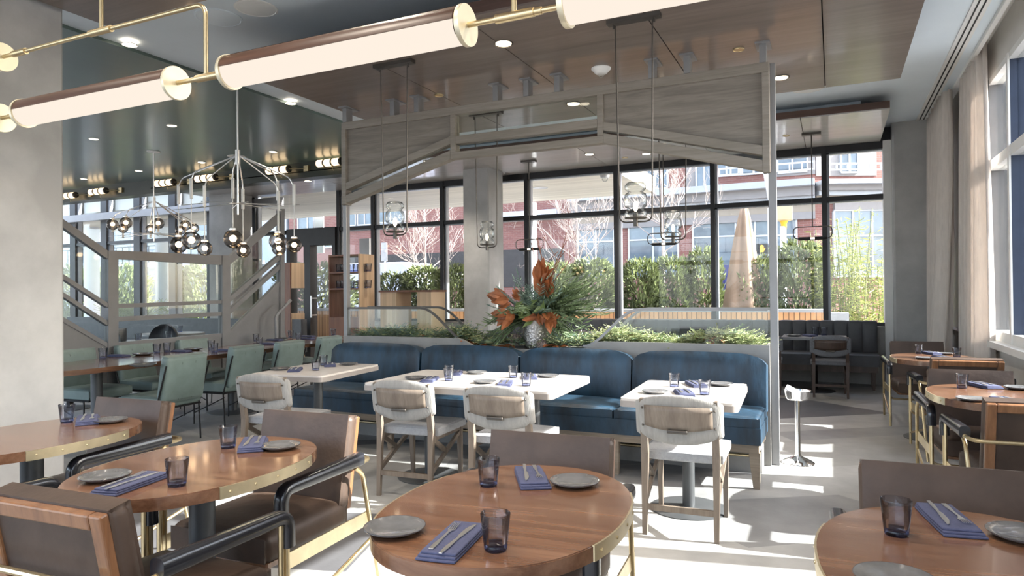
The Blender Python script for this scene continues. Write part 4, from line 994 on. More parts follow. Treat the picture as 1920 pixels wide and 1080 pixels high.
# wine stand
ws = thing('wine_stand', 'polished steel wine bucket stand beside the divider post', 'stand', (-.27, 5.87, 0))
MB().lathe([(.125, 0), (.123, .006), (.1, .022), (.06, .04), (.028, .055), (.019, .08), (.019, .5)], 40, cap=False).build('column', M['chrome'], ws); MB().lathe([(.019, .495), (.075, .5), (.088, .515), (.098, .57), (.102, .574), (.096, .572), (.083, .515), (.001, .508)], 40, cap=False).build('tray', M['chrome'], ws)
b = MB(); b.rbox((0, 0, 0), (.11, .1, .012), .005, 2, Matrix.Translation((-.035, -.0, .572)) @ Matrix.Rotation(rad(28), 4, 'Y') @ Matrix.Rotation(rad(12), 4, 'X'), (0, .004, .003), 3)
tag(b.build('white_napkin', M['white_cloth'], None, True, 60, (-.27, 5.87, 0)), 'folded white napkin lying in the steel wine stand', 'napkin')
# ================================================================ LIGHT FITTINGS
RND = random.Random(77)
# --- long brass light bar with tube lamps, hanging over the front row of tables
LY, Z1, Z2 = 1.9, 2.212, 2.5
lb = thing('tube_chandelier', 'brass double-level light bar holding the big wood-backed tubes', 'chandelier', (-2.0, LY, 0))
def LB(n, b, m, par=lb, sm=True):
    for i in range(len(b.v)): b.v[i] = (b.v[i][0]+2.0, b.v[i][1]-LY, b.v[i][2])
    return b.build(n, m, par, sm, 40)
def xrod(a, b, z, r): return MB().tube([(a, LY, z), (b, LY, z)], r, 12)
M['tube_wood'] = wood('tube_back_wood', (.05, .025, .017), (.085, .042, .028), (.12, .06, .04), .4, axis=0, scale=1.0)
def tube_lamp(xa, xb, z, r=.058):
    n = 20
    b = MB(); v = []; f = []
    a0, a1 = rad(-184), rad(4)     # diffuser arc seen below the wood back
    for x in (xa+.012, xb-.012):
        for k in range(n+1): a = a0+(a1-a0)*k/n; v.append((x, LY+r*math.cos(a), z+r*math.sin(a)))
    for k in range(n): f.append((k, n+1+k, n+2+k, k+1))
    LB('diffuser', b.add(v, f), M['tube_light'])
    v = []; f = []; a0, a1 = rad(4), rad(176); r2 = r+.004
    for x in (xa+.012, xb-.012):
        for k in range(n+1): a = a0+(a1-a0)*k/n; v.append((x, LY+r2*math.cos(a), z+r2*math.sin(a)))
        for k in range(n+1): a = a1+(a0-a1)*k/n; v.append((x, LY+(r-.004)*math.cos(a), z+(r-.004)*math.sin(a)))
    q = 2*(n+1)
    for k in range(q): f.append((k, (k+1) % q, q+(k+1) % q, q+k))
    f += [tuple(range(q))[::-1], tuple(range(q, 2*q))]
    fix_normals(LB('wood_back', MB().add(v, f), M['tube_wood']))
    for x, s in ((xa, 1), (xb, -1)):
        Rm = Matrix.Translation((x, LY, z)) @ Matrix.Rotation(rad(90), 4, 'Y')
        LB('end_disc', MB().lathe([(.001, -.006), (.064, -.006), (.066, -.003), (.066, .012), (.001, .012)], 40, M=Rm, cap=False), M['brass_disc'])
for xa, xb, z in ((-2.075, -1.05, Z1), (-3.375, -2.372, Z1), (-.71, .3, Z1), (-4.55, -3.56, Z1), (-4.55, -3.55, Z2)): tube_lamp(xa, xb, z)
for xa, xb, z in ((-3.56, -3.37, Z1), (-2.376, -2.07, Z1), (-1.055, -.705, Z1), (-3.555, -2.3, Z2)): LB('rod', xrod(xa, xb, z, .009), M['brass'])
LB('rod', MB().tube(fillet([(-2.31, LY, Z2), (-2.2, LY, Z2), (-2.2, LY, Z1)], .07, 8), .009, 12), M['brass'])
for x, z, zt in ((-2.825, Z2, ZC), (-.878, Z1, ZC)): LB('drop_rod', MB().tube([(x, LY, z), (x, LY, 3.3)], .009, 12), M['brass'])
for xa, xb, z in ((-2.9, -2.76, Z2), (-2.25, -2.13, Z1), (-.94, -.81, Z1), (-3.46, -3.36, Z2)): LB('joint_sleeve', xrod(xa, xb, z, .0145), M['brass'])
for xa, xb, z in ((-3.49, -3.44, Z1), (-2.13, -2.1, Z1), (-.81, -.785, Z1)): LB('joint_sleeve', xrod(xa, xb, z, .012), M['brass'])

# --- glass jar pendants on two rods
jp = thing('jar_pendant', 'x', 'pendant light')
W2 = .145; ZT, ZB = 3.3, 1.83     # rods from the canopy, loop under the jar (local z measured from floor)
MB().box(-.19, .19, -.035, .035, ZT-.03, ZT).build('canopy', M['darkmetal'], jp, False)
for s in (-1, 1): MB().tube([(s*W2, 0, ZT-.06), (s*W2, 0, ZT-.03)], .008, 8).build('rod_ferrule', M['darkmetal'], jp)
MB().tube(fillet([(-W2*.92, 0, ZT-.04), (-W2*.8, 0, ZB+.025), (W2*.8, 0, ZB+.025), (W2*.92, 0, ZT-.04)], .055, 8), .0055, 8).build('rod_loop', M['darkmetal'], jp)
MB().cyl((0, 0), .017, ZB-.005, ZB+.09, 16).build('socket', M['darkmetal'], jp)
MB().lathe([(.001, ZB+.05), (.075, ZB+.05), (.078, ZB+.056), (.001, ZB+.06)], 28, cap=False).build('jar_tray', M['darkmetal'], jp)
MB().lathe([(.07, ZB+.058), (.079, ZB+.075), (.075, ZB+.1), (.058, ZB+.112), (.058, ZB+.12), (.076, ZB+.135), (.079, ZB+.16), (.079, ZB+.2), (.072, ZB+.222), (.055, ZB+.232), (.055, ZB+.24), (.074, ZB+.255), (.075, ZB+.28), (.06, ZB+.3), (.02, ZB+.306), (.001, ZB+.306)], 32, cap=False).build('glass_jar', M['jar'], jp, True, 60)
MB().sphere((0, 0, ZB+.135), .017, 12, None, (1, 1, 2.2)).build('flame_bulb', M['bulb_soft'], jp)
jpS = Stamp(jp)
for x, y, l in [(-3.305, 4.75, 'glass jar pendant nearest on the left, before the divider'), (-3.345, 6.5, 'glass jar pendant behind the divider in front of the column'), (-1.253, 4.72, 'glass jar pendant nearest on the right, before the divider'), (-1.366, 6.5, 'glass jar pendant behind the divider under the right slanted rail')]:
    jpS(l, (x, y, 0), 0, 'glass jar pendants around the divider')
# --- flat loop pendants over the rear bench
rp = thing('loop_pendant', 'x', 'pendant light'); ZL = 2.07
MB().box(-.12, .12, -.05, .05, 3.47, 3.5).build('canopy', M['darkmetal'], rp, False); MB().tube([(0, 0, 3.48), (0, 0, ZL+.16)], .007, 8).build('rod', M['darkmetal'], rp)
MB().tube(fillet([(-.1, 0, ZL+.16), (-.24, 0, ZL+.16), (-.24, 0, ZL), (0, 0, ZL), (.24, 0, ZL), (.24, 0, ZL+.16), (.1, 0, ZL+.16)], .07, 7)+[Vector((-.1, 0, ZL+.16))], .007, 8).build('loop', M['darkmetal'], rp)
MB().rbox((0, 0, ZL), (.36, .05, .045), .02, 3).build('lamp_bar', M['blackmetal'], rp); MB().box(-.025, .025, -.028, .0, ZL-.012, ZL+.012).build('lamp', M['bulb_soft'], rp, False)
rpS = Stamp(rp)
for x, y, l in [(-.25, 10.12, 'dark loop pendant right of the divider post at the windows'), (-4.42, 10.08, 'dark loop pendant beside the central column'), (-2.25, 10.05, 'dark loop pendant overlapping the right jar pendant')]: rpS(l, (x, y, 0), 0, 'dark loop pendants over the rear bench')

# --- globe chandeliers
def chandelier(label, hub, globes, k, tilt=0):
    """globes: (image-right, depth, z, radius) about the stem; arms reach out from the hub and drop to each globe"""
    X, Y = hub; t = thing('globe_chandelier', label, 'chandelier', (X, Y, 0), 0, 'globe chandeliers over the green tables')
    r2 = Vector((RT.x, RT.y, 0)).normalized(); f2 = Vector((FW.x, FW.y, 0)).normalized(); zc = 3.67
    MB().lathe([(.001, zc), (.1, zc), (.1, zc-.012), (.001, zc-.016)], 28, cap=False).build('canopy', M['white_plastic'], t)
    zh = 2.86*k+.0
    MB().tube([(0, 0, zc-.01), (0, 0, zh-.62)], .009, 8).build('stem', M['steel'], t); MB().lathe([(.001, zh+.08), (.026, zh+.08), (.026, zh-.08), (.001, zh-.08)], 16, cap=False).build('hub', M['steel'], t)
    for i, (a, d, z, r) in enumerate(globes):
        p = r2*a+f2*d; h = p.length; u = p.normalized(); big = r > .09; top = zh-(.1 if big else .22)
        A = MB().tube(fillet([u*.02+Vector((0, 0, zh+.02)), p*.93+Vector((0, 0, top)), p+Vector((0, 0, top-.1))], .09, 6), .007, 8); arm_ = A.build('arm', M['steel'], t)
        q = MB(); q.tube([p+Vector((0, 0, top-.07)), p+Vector((0, 0, top-.3))], .017, 10); q.tube([p+Vector((0, 0, top-.3)), p+Vector((0, 0, z+r+.02))], .005, 6); q.build('socket_stem', M['white_plastic'], t)
        g = MB().sphere((p.x, p.y, z), r, 24).build('glass_globe', M['smoke'], t)
        MB().sphere((p.x, p.y, z+r*.05), r*.36, 14).build('bulb', M['bulb'], g)
        MB().lathe([(.022, r*.9), (.035, r*.93), (.035, r*1.12), (.02, r*1.2)], 16, (p.x, p.y, z)).build('cap', M['steel'], g)
        MB().tube([p*1.1+Vector((0, 0, zh-.46-.05*(i % 2))), -p*.15+Vector((0, 0, zh-.5))], .005, 6).build('spoke', M['steel'], t)
    return t
hub2 = at(445, 155, Z=3.67); f2 = Vector((FW.x, FW.y, 0)).normalized(); r2 = Vector((RT.x, RT.y, 0)).normalized()
def globes_from_px(hub, lst):
    """(pixel x, pixel y, pixel radius, true radius) -> offsets, the depth following from the apparent size"""
    out = []; hd = (Vector((hub.x, hub.y, EYE))-CAM).dot(FW)
    for px, py, pr_, r in lst:
        dep = FOC*r/pr_; dep = max(hd-.75, min(hd+.75, dep)); d = FW+RT*((px-960)/FOC)+UP*((540-py)/FOC); p = CAM+d*dep
        o = Vector((p.x-hub.x, p.y-hub.y, 0)); out.append((o.dot(r2), o.dot(f2), p.z, r))
    return out
chandelier('globe chandelier with smoked balls over the communal table, the nearer one', (hub2.x, hub2.y), globes_from_px(hub2, [(335, 459, 15, .1), (359, 451, 17.5, .105), (384, 466, 13.7, .08), (437, 448, 17.5, .105), (456, 470, 13.3, .08), (521, 452.5, 16.2, .1), (523, 466, 13, .08), (551.7, 460, 13.8, .08)]), 1.0)
hub1 = at(288, 284, Z=3.67)
chandelier('globe chandelier with smoked balls beyond the left divider, the farther one', (hub1.x, hub1.y), globes_from_px(hub1, [(211, 421, 9.8, .095), (230.5, 428, 9, .08), (236, 418, 11, .095), (282, 430.5, 9, .08), (296.7, 419, 10, .095), (347.5, 422.5, 9.2, .09), (338, 431.7, 9, .08), (364, 428, 8.5, .08)]), 1.0)

# --- globe sconces along the dark green bulkhead
sp = thing('wall_sconce', 'x', 'wall light')
for k, x in enumerate((-.165, 0, .165)):
    b = MB().lathe([(.001, -.075), (.05, -.07), (.062, -.055), (.06, 0), (.062, .055), (.05, .07), (.001, .075)], 20, M=Matrix.Translation((x, -.13, 0)) @ Matrix.Rotation(rad(90), 4, 'Y'), cap=False)
    b.build('glass_drum', M['sconce'], sp, True, 60)
for x in (-.083, .083): MB().lathe([(.001, -.012), (.064, -.012), (.064, .012), (.001, .012)], 20, M=Matrix.Translation((x, -.13, 0)) @ Matrix.Rotation(rad(90), 4, 'Y'), cap=False).build('collar', M['darkmetal'], sp)
MB().lathe([(.001, -.012), (.062, -.012), (.062, .02), (.001, .02)], 20, M=Matrix.Translation((.255, -.13, 0)) @ Matrix.Rotation(rad(90), 4, 'Y'), cap=False).build('end_cap', M['darkmetal'], sp)
MB().tube([(.26, -.13, 0), (.55, -.02, 0)], .008, 6).build('arm', M['brass'], sp); MB().box(.5, .6, -.03, 0, -.05, .05).build('wall_plate', M['brass'], sp, False)
MB().tube([(.08, -.13, -.06), (.085, -.13, -.12), (.1, -.12, -.14)], .004, 5).build('pull_cord', M['brass'], sp)
spS = Stamp(sp); spots = [(520, 319, 'drum sconce on the bulkhead second from the divider'), (616, 305, 'drum sconce on the bulkhead next to the divider post'), (385, 334, 'drum sconce on the bulkhead third from the divider'), (308, 343, 'drum sconce on the bulkhead behind the farther chandelier stem'), (183, 359, 'drum sconce on the bulkhead fifth from the divider'), (127, 367, 'drum sconce on the bulkhead at the concrete column')]
for px, py, l in spots:
    p = at(px, py, Y=9.07); spS(l, (p.x, 9.2, p.z), 0, 'drum sconces on the green bulkhead')

# ================================================================ LEFT DIVIDER (grey metal frame with glass)
LX = -7.3
ld = thing('metal_divider', 'grey metal framed glass divider with slanting rails behind green chairs', 'partition', (LX, 6, 0))
def yz(px, thick=.06, dx=0):
    pts = [at(x, y, X=LX) for x, y in px]; poly = [(p.y-6, p.z) for p in pts]; n = len(poly)
    v = [(dx-thick/2, y, z) for y, z in poly]+[(dx+thick/2, y, z) for y, z in poly]
    return MB().add(v, [tuple(range(n)), tuple(range(n, 2*n))[::-1]]+[(i, n+i, n+(i+1) % n, (i+1) % n) for i in range(n)])
def LD(n, px, m=None, th=.06): return fix_normals(yz(px, th).build(n, m or M['divider'], ld, False))
LD('post', [(199, 470), (218, 470), (218, 720), (199, 720)], th=.08); LD('post', [(413, 479), (428, 479), (428, 690), (413, 690)], th=.08); LD('post', [(522, 392), (530, 392), (530, 660), (522, 660)], th=.08)
LD('top_rail', [(218, 470), (413, 479), (413, 497), (218, 486)])
for a, b, c, d in ((570, 563, 569, 578), (594, 585, 592, 603), (642, 625, 633, 652)): LD('rail', [(218, a), (413, b), (413, c), (218, d)])
LD('slanted_rail', [(428, 481), (522, 400), (522, 418), (428, 497)]); LD('slanted_rail', [(428, 557), (522, 477), (522, 487), (428, 567)]); LD('slanted_rail', [(428, 580), (522, 495), (522, 505), (428, 590)]); LD('slanted_rail', [(428, 622), (522, 527), (522, 536), (428, 632)])
LD('slanted_rail', [(60, 372), (199, 470), (199, 486), (60, 388)]); LD('slanted_rail', [(60, 478), (199, 568), (199, 577), (60, 488)]); LD('slanted_rail', [(60, 512), (199, 602), (199, 611), (60, 521)]); LD('slanted_rail', [(60, 562), (199, 643), (199, 652), (60, 572)])
LD('solid_panel', [(218, 652), (413, 633), (413, 690), (218, 712)], th=.04); LD('solid_panel', [(428, 632), (522, 536), (522, 655), (428, 685)], th=.04); LD('solid_panel', [(60, 572), (199, 652), (199, 720), (60, 760)], th=.04)
for px in ([(218, 486), (413, 497), (413, 563), (218, 570)], [(218, 578), (413, 569), (413, 585), (218, 594)], [(218, 603), (413, 592), (413, 625), (218, 642)], [(428, 497), (522, 418), (522, 477), (428, 557)], [(428, 590), (522, 505), (522, 527), (428, 622)], [(60, 388), (199, 486), (199, 568), (60, 478)], [(60, 521), (199, 611), (199, 643), (60, 562)]): LD('glass_pane', px, M['guard'], .01)
p0, p1, p2 = at(519, 655, X=-7.1), at(517, 592, X=-7.1), at(545, 563, X=-7.1)
tag(MB().tube(fillet([p0, p1, p2], .06), .022, 10).build('handrail', M['greymetal'], None), 'bent grey steel handrail rising behind the farthest green chairs', 'handrail')

# dark dining corner beyond the left divider
bk = thing('dark_banquette', 'low dark banquette beyond the left divider under the windows', 'bench', (-12.5, 9.6, 0))
MB().rbox((0, 0, .3), (7, .7, .32), .05, 3, None, (0, 0, .01), 20).build('seat', M['black_leather'], bk); MB().rbox((0, .38, .6), (7, .16, .62), .05, 3, None, (0, 0, 0), 20).build('backrest', M['black_leather'], bk)
def darktable(label, x, y, r, names):
    t = thing('dark_table', label, 'table', (x, y, 0), 0, 'dark tables beyond the left divider'); MB().cyl((0, 0), r, TZ-.03, TZ, 36).build('tabletop', M['dark_top'], t); MB().cyl((0, 0), .04, .02, TZ-.03).build('pedestal', M['blackmetal'], t); MB().lathe([(.25, 0), (.25, .006), (.04, .02)], 28).build('base', M['blackmetal'], t)
    for k, n_ in enumerate(names):
        a = 2.1+k*2.4; tum('tumbler on the %s' % n_, (x+r*.6*math.cos(a), y+r*.6*math.sin(a), TZ), 0, 'tumblers on the dark tables', 1.25)
darktable('dark round table beyond the divider, behind its left corner', -8.5, 5.3, .5, ['dark table behind left corner of the metal divider, left', 'dark table behind left corner of the metal divider, right'])
darktable('dark round table beyond the divider, behind its middle', -8.7, 6.7, .5, ['dark table behind the middle of the metal divider, left', 'dark table behind the middle of the metal divider, right'])
darktable('dark round table beyond the divider nearest the windows', -10.2, 8.1, .5, ['dark table beyond the divider nearest the windows'])
for i, (x, y, r, l) in enumerate([(-8.05, 4.5, 60, 'ink leather round-backed chair beyond the divider left corner'), (-9.2, 6.1, 170, 'ink leather round-backed chair beyond the divider middle panes'), (-9.6, 7.3, 200, 'ink leather round-backed chair deep beyond the divider')]): rch(l, (x, y, 0), rad(r), 'round-backed chairs beyond the divider')

# ================================================================ SERVICE FURNITURE BY THE DOORS
def cabinet(label, xs, pa, pb, y0, y1):
    t = thing('service_cabinet', label, 'cabinet', (xs[0], y0, 0)); w = xs[1]-xs[0]; d = y1-y0
    MB().box(0, w, 0, d, 0, .98).build('base_unit', M['redwood'], t, False)
    MB().box(w, w+.03, 0, d, pa, pb).build('side_panel', M['lightwood_y'], t, False); MB().box(-.02, 0, 0, d, 0, 2.05).build('side_panel', M['redwood'], t, False)
    for z in (1.45, 1.73, 2.02): MB().box(0, w, 0, d, z, z+.025).build('shelf', M['redwood'], t, False)
    return t
M['lightwood_y'] = planks('slatted_oak_side', (.56, .4, .26), (.44, .3, .2), .06, 'Y', .5, .05)
xa, xb = at(618, 540, Y=9.3).x, at(672, 540, Y=9.3).x
cabinet('tall cabinet with glassware shelves and pale slatted side, right of the doors', (xa, xb), 0, 2.05, 9.3, at(702, 540, X=xb+.03).y)
for r_, z in ((0, 1.755), (1, 1.475)):
    for i in range(8):
        x = xa+.08+i*.09; tum('stemless glass on the %s shelf of the cabinet by the doors' % ('upper' if not r_ else 'lower'), (x, 9.45, z), 0, 'glasses on the %s cabinet shelf' % ('upper' if not r_ else 'lower'), 1.5)
xa, xb = at(534, 540, Y=9.9).x, at(547, 540, Y=9.9).x
t = thing('service_cabinet', 'narrow cabinet with pale slatted panels, left of the doors', 'cabinet', (xa, 9.9, 0)); dd = at(571, 560, X=xb).y-9.9
MB().box(0, xb-xa, 0, dd, 0, 1.02).build('base_unit', M['lightwood_y'], t, False); MB().box(0, xb-xa, 0, dd, 1.5, 1.98).build('upper_unit', M['lightwood_y'], t, False); MB().box(-.02, xb-xa-.02, -.02, 0, 0, 1.98).build('front_panel', M['redwood'], t, False)
xs = [at(x, 560, Y=9.5).x for x in (713, 743, 782, 808)]
t = thing('host_stand', 'open oak host stand with two slatted leg panels under a thin top', 'stand', (xs[0], 9.5, 0))
MB().box(-.02, xs[3]-xs[0]+.02, -.02, .47, 1.4, 1.43).build('top', M['redwood'], t, False); MB().box(0, xs[1]-xs[0], 0, .45, 0, 1.4).build('leg_panel', M['lightwood'], t, False); MB().box(xs[2]-xs[0], xs[3]-xs[0], 0, .45, 0, 1.4).build('leg_panel', M['lightwood'], t, False)
# ================================================================ OUTSIDE
RND = random.Random(101)
struct('ground', MB().box(-60, 40, 11.36, 17, -.3, -.02), M['paving'], label='pale terrace paving outside the rear windows')
struct('ground', MB().box(-60, 60, 17, 60, -.35, -.12).box(1.62, 40, -20, 11.36, -.3, -.05), M['asphalt'], label='street asphalt')
struct('ceiling_porch', MB().box(-40, -3.55, 11.4, 15.0, 3.55, 3.9), M['porch'], label='boarded porch soffit over the terrace')
p = at(1134, 326, Z=3.55); t = thing('security_camera', 'grey dome camera on the porch soffit outside', 'camera', (p.x, p.y, 3.55)); MB().lathe([(.09, 0), (.09, -.05), (.07, -.08), (.001, -.08)], 20, cap=False).build('housing', M['sign_back'], t); MB().sphere((0, 0, -.09), .055, 14).build('lens_dome', M['jar'], t)
ceil_disc('ceiling_speaker', 'grey round speaker in the porch soffit outside', 1013, 352, 3.55, .16, M['sign_back'], 'speaker')
for px, r, y, l in [(997, .13, 15.2, 'white porch column seen right of the central concrete column'), (309, .24, 13.5, 'white porch column seen through the left windows'), (172, .22, 13.8, 'white porch column at the far left windows')]:
    c = at(px, 500, Y=y); struct('porch_column', MB().cyl((c.x, c.y), r, -.05, 3.55, 28), M['far_white'], label=l, smooth=True)
# planter bench with slatted front
xa = at(1545, 585, Y=13.2).x
t = thing('planter_bench', 'long terrace planter with slatted wood front and pale top', 'planter', (-6.5, 13.4, 0))
MB().box(-8, xa+6.5, -.2, .35, -.02, .98).build('body', M['slats'], t, False); MB().box(-8.02, xa+6.54, -.24, .38, .98, 1.03).build('top', M['band_white'], t, False)
xb = at(1592, 590, Y=13.2).x
tag(MB().box(xa+.05, xb, 13.2, 13.75, -.02, .97).build('planter_box', M['band_white'], None, False), 'low pale planter box below the bamboo', 'planter')

# laurel shrubs (leaf masses on stems)
def leafmass(n, l, w, shape, up=.4):
    b = MB()
    for i in range(n):
        th = RND.uniform(0, 2*PI); cz = RND.uniform(-1, 1); r = RND.uniform(.55, 1.0)**.5*(1+.18*math.sin(5*th+3*cz)+.1*RND.uniform(-1, 1)); s_ = math.sqrt(max(0, 1-cz**4))
        p = (r*s_*math.cos(th)*.5, r*s_*math.sin(th)*.42, .5+.5*cz*(1+.1*math.sin(4*th)))
        d = Vector((math.cos(th)+RND.uniform(-.8, .8), math.sin(th)+RND.uniform(-.8, .8), RND.uniform(-.4, 1)+up)); b.leaf(p, d, l*RND.uniform(.7, 1.2), w*RND.uniform(.8, 1.2), fold=.2)
    return b
def shrub_proto(n):
    t = thing('laurel_shrub', 'x', 'shrub'); leafmass(n, .13, .042, None).build('foliage', M['leaf_hedge'], t, False)
    s_ = MB()
    for i in range(5): a = i*1.3; s_.tube([(0, 0, 0), (.14*math.cos(a), .12*math.sin(a), .4), (.25*math.cos(a), .2*math.sin(a), .8)], .012, 5)
    s_.build('stems', M['stem'], t); return Stamp(t)
sh = [shrub_proto(2600), shrub_proto(2600)]
hs = [(548, 640, 500, 'laurel shrub seen through the entrance doors'), (704, 768, 518, 'laurel shrub behind the host stand, its left half'), (760, 830, 506, 'laurel shrub behind the host stand, its right half'), (822, 880, 503, 'laurel shrub left of the central concrete column'), (1000, 1082, 500, 'laurel shrub immediately right of the bouquet'), (1066, 1158, 494, 'laurel shrub left of the window mullion beside the right jar pendant'), (1166, 1240, 494, 'laurel shrub under the right jar pendants, left one'), (1222, 1294, 490, 'laurel shrub under the right jar pendants, right one'), (1288, 1352, 474, 'taller laurel shrub left of the closed parasol'), (1382, 1466, 488, 'laurel shrub right of the closed parasol'), (1450, 1550, 462, 'laurel shrub right of the divider post'), (1862, 1905, 540, 'shrub seen through the right window')]
for i, (a, b_, top, l) in enumerate(hs):
    Y = 14.2+.35*(i % 3) if i < 11 else 15.5; pa, pb = at(a, 560, Y=Y), at(b_, 560, Y=Y); zt = at((a+b_)/2, top, Y=Y).z; o = sh[i % 2](l, ((pa.x+pb.x)/2, Y, .7), RND.uniform(0, 6), 'laurel shrubs along the terrace'); w = pb.x-pa.x
    o.scale = (w*1.08, w*1.08, zt-.7)
tag(MB().box(-14.5, .9, 13.85, 15.05, -.02, .72).build('raised_bed', M['asphalt'], None, False), 'raised planting bed holding the laurel shrubs', 'planter')
tag(MB().box(2.0, 4.5, 14.8, 16.2, -.05, .72).build('raised_bed', M['asphalt'], None, False), 'raised planting bed outside the right window', 'planter')
# bamboo
bb = thing('bamboo_clump', 'yellow-green bamboo clump at the right end of rear windows', 'bamboo', (at(1612, 560, Y=14).x, 14.1, 0))
s_ = MB(); lv = MB()
for i in range(60):
    x = RND.uniform(-.66, .62); y = RND.uniform(-.35, .35); h = RND.uniform(1.5, 3.05)*(1-.25*abs(x)); lx, ly = RND.uniform(-.25, .25), RND.uniform(-.2, .2); s_.tube([(x, y, 0), (x+lx*.4, y+ly*.4, h*.6), (x+lx, y+ly, h)], .008, 5)
    for k in range(75):
        q = RND.uniform(.12, 1); a = RND.uniform(0, 2*PI); lv.leaf((x+lx*q*q+RND.uniform(-.1, .1), y+ly*q*q+RND.uniform(-.1, .1), h*q), (math.cos(a), math.sin(a), RND.uniform(-.6, .6)), RND.uniform(.1, .2), .02, fold=.1)
s_.build('canes', M['stem'], bb); lv.build('leaves', M['leaf_bamboo'], bb, False)
# grasses by the left windows
def grass(label, px, py, y, h, n=160):
    b = MB(); c = at(px, py, Y=y)
    for i in range(n):
        a = RND.uniform(0, 2*PI); q = RND.uniform(.1, .5)*h; b.tube([(0, 0, 0), (q*.4*math.cos(a), q*.4*math.sin(a), h*.7), (q*1.2*math.cos(a), q*1.2*math.sin(a), h*RND.uniform(.7, 1.05))], .006, 3)
    return tag(b.build('grass_clump', M['grass'], None, False, loc=(c.x, y, -.02)), label, 'grass', 'ornamental grasses outside the left windows')
for px, l in ((235, 'ornamental grass clump behind the left post of metal divider'), (272, 'ornamental grass clump left of the white porch column'), (345, 'ornamental grass clump right of the white porch column')): grass(l, px, 560, 12.4, 1.3)
for px, w, l in ((215, 1.6, 'dark laurel shrub outside the left windows behind the grass'), (150, 2.0, 'dark laurel shrub at the far left windows'), (385, 1.7, 'laurel shrub seen beside the concrete column through the metal divider')):
    c = at(px, 560, Y=15); o = sh[0](l, (c.x, 15.2, -.02), 1.0, 'laurel shrubs along the terrace'); o.scale = (w, w, 2.3)

# bare trees
def tree(label, px, y, h, spread, seed, z0=.6):
    rr = random.Random(seed); c = at(px, 520, Y=y); t = thing('bare_tree', label, 'tree', (c.x, y, -.1), 0, 'bare street trees')
    tb = MB(); tb.tube([(0, 0, 0), (.02, 0, h*.35), (-.02, .02, h*.75), (0, 0, h)], .06, 8, r1=.012); tb.build('trunk', M['bark'], t)
    b = MB()
    def grow(p, d, l, r, lev):
        q = p; pts = [p]
        for k in range(4):
            d = (d+Vector((rr.uniform(-.25, .25), rr.uniform(-.25, .25), rr.uniform(-.05, .22)))).normalized(); q = q+d*l/4; pts.append(q)
        b.tube(pts, r, 4, r1=r*.5)
        if lev:
            for k in range(4 if lev > 1 else 3):
                i = rr.randint(1, 4); a = Vector((rr.uniform(-1, 1), rr.uniform(-1, 1), rr.uniform(-.3, .8))).normalized(); grow(pts[i], (d+a*.9).normalized(), l*rr.uniform(.45, .68), r*.55, lev-1)
    for i in range(20):
        z = h*(.38+.55*i/20); a = i*2.4+rr.uniform(-.3, .3); grow(Vector((0, 0, z)), Vector((math.cos(a), math.sin(a), .45+.5*i/20)), spread*(1.05-.55*i/20), .015*(1.2-.5*i/20), 3)
    b.build('branches', M['bark'], t)
tree('bare pale tree seen left of the central concrete column', 797, 17.2, 4.6, 1.25, 4); tree('bare pale tree between the column and the right jar pendants', 1083, 17.6, 4.8, 1.35, 9); tree('bare pale tree behind the right jar pendants', 1243, 18.2, 6.6, 1.5, 14)

# --- brick building across the street: long front and an angled wing
YF = 26.0; bl = thing('brick_building', 'red brick building across the street with storefronts and balcony', 'building', (-12, YF, 0))
def main(px, d0, d1):
    x0, y0_, x1, y1_ = px; xm, ym = (x0+x1)/2, (y0_+y1_)/2; X0, X1 = at(x0, ym, Y=YF).x, at(x1, ym, Y=YF).x; zt, zb = at(xm, y0_, Y=YF).z, at(xm, y1_, Y=YF).z
    return (X0+12, X1+12, d0, d1, zb, zt)
def zmain(x, y): return at(x, y, Y=YF).z
Kx = at(1528, 345, Y=YF).x
MB().box(-12.4, Kx+12, 0, 6, -.2, 14).build('front_wall', M['brick'], bl, False)
def part(n, px, m, d0=-.06, d1=.05, par=None): return MB().box(*main(px, d0, d1)).build(n, m, par or bl, False)
def win(px, nx=2, ny=2, hdr=.45, fr=.06):
    x0, x1, d0, d1, z0, z1 = main(px, -.05, .0); f = MB()
    f.box(x0, x1, -.08, .02, z0, z0+fr).box(x0, x1, -.08, .02, z1-fr, z1)
    for i in range(nx+1): x = x0+(x1-x0)*i/nx; f.box(x-fr/2, x+fr/2, -.08, .02, z0+fr, z1-fr)
    if ny > 1: f.box(x0, x1, -.079, .019, z0+(z1-z0)*hdr, z0+(z1-z0)*hdr+fr)
    o = f.build('window', M['win_frame'], bl, False); MB().box(x0, x1, -.04, -.03, z0, z1).build('pane', M['farglass'], o, False)
# ground floor storefronts and upper windows
for px in ((1085, 415, 1152, 520), (1180, 408, 1272, 520), (1300, 400, 1380, 520), (1388, 398, 1445, 520), (1452, 395, 1494, 520)): win(px, 2, 2, .62)
for px in ((640, 390, 668, 425), (672, 388, 698, 423), (708, 385, 760, 418), (560, 400, 596, 440), (610, 445, 633, 465), (1208, 300, 1252, 356), (1306, 300, 1336, 356), (1340, 282, 1385, 330), (1388, 282, 1438, 328), (1458, 280, 1514, 325)): win(px, 2, 1)
part('ledge', (640, 424, 700, 431), M['band_white'], -.15); part('ledge', (705, 419, 765, 426), M['band_white'], -.15); part('ledge', (938, 398, 1052, 408), M['far_grey'], -.6)
part('garage_opening', (640, 474, 990, 540), M['dark_inside'], -.03, .02); part('garage_opening', (1010, 466, 1058, 540), M['dark_inside'], -.03, .02)
zc_ = zmain(1380, 352); z1_ = zmain(1380, 366); z2_ = zmain(1380, 372); z3_ = zmain(1380, 392); xl = at(1075, 375, Y=YF).x+12
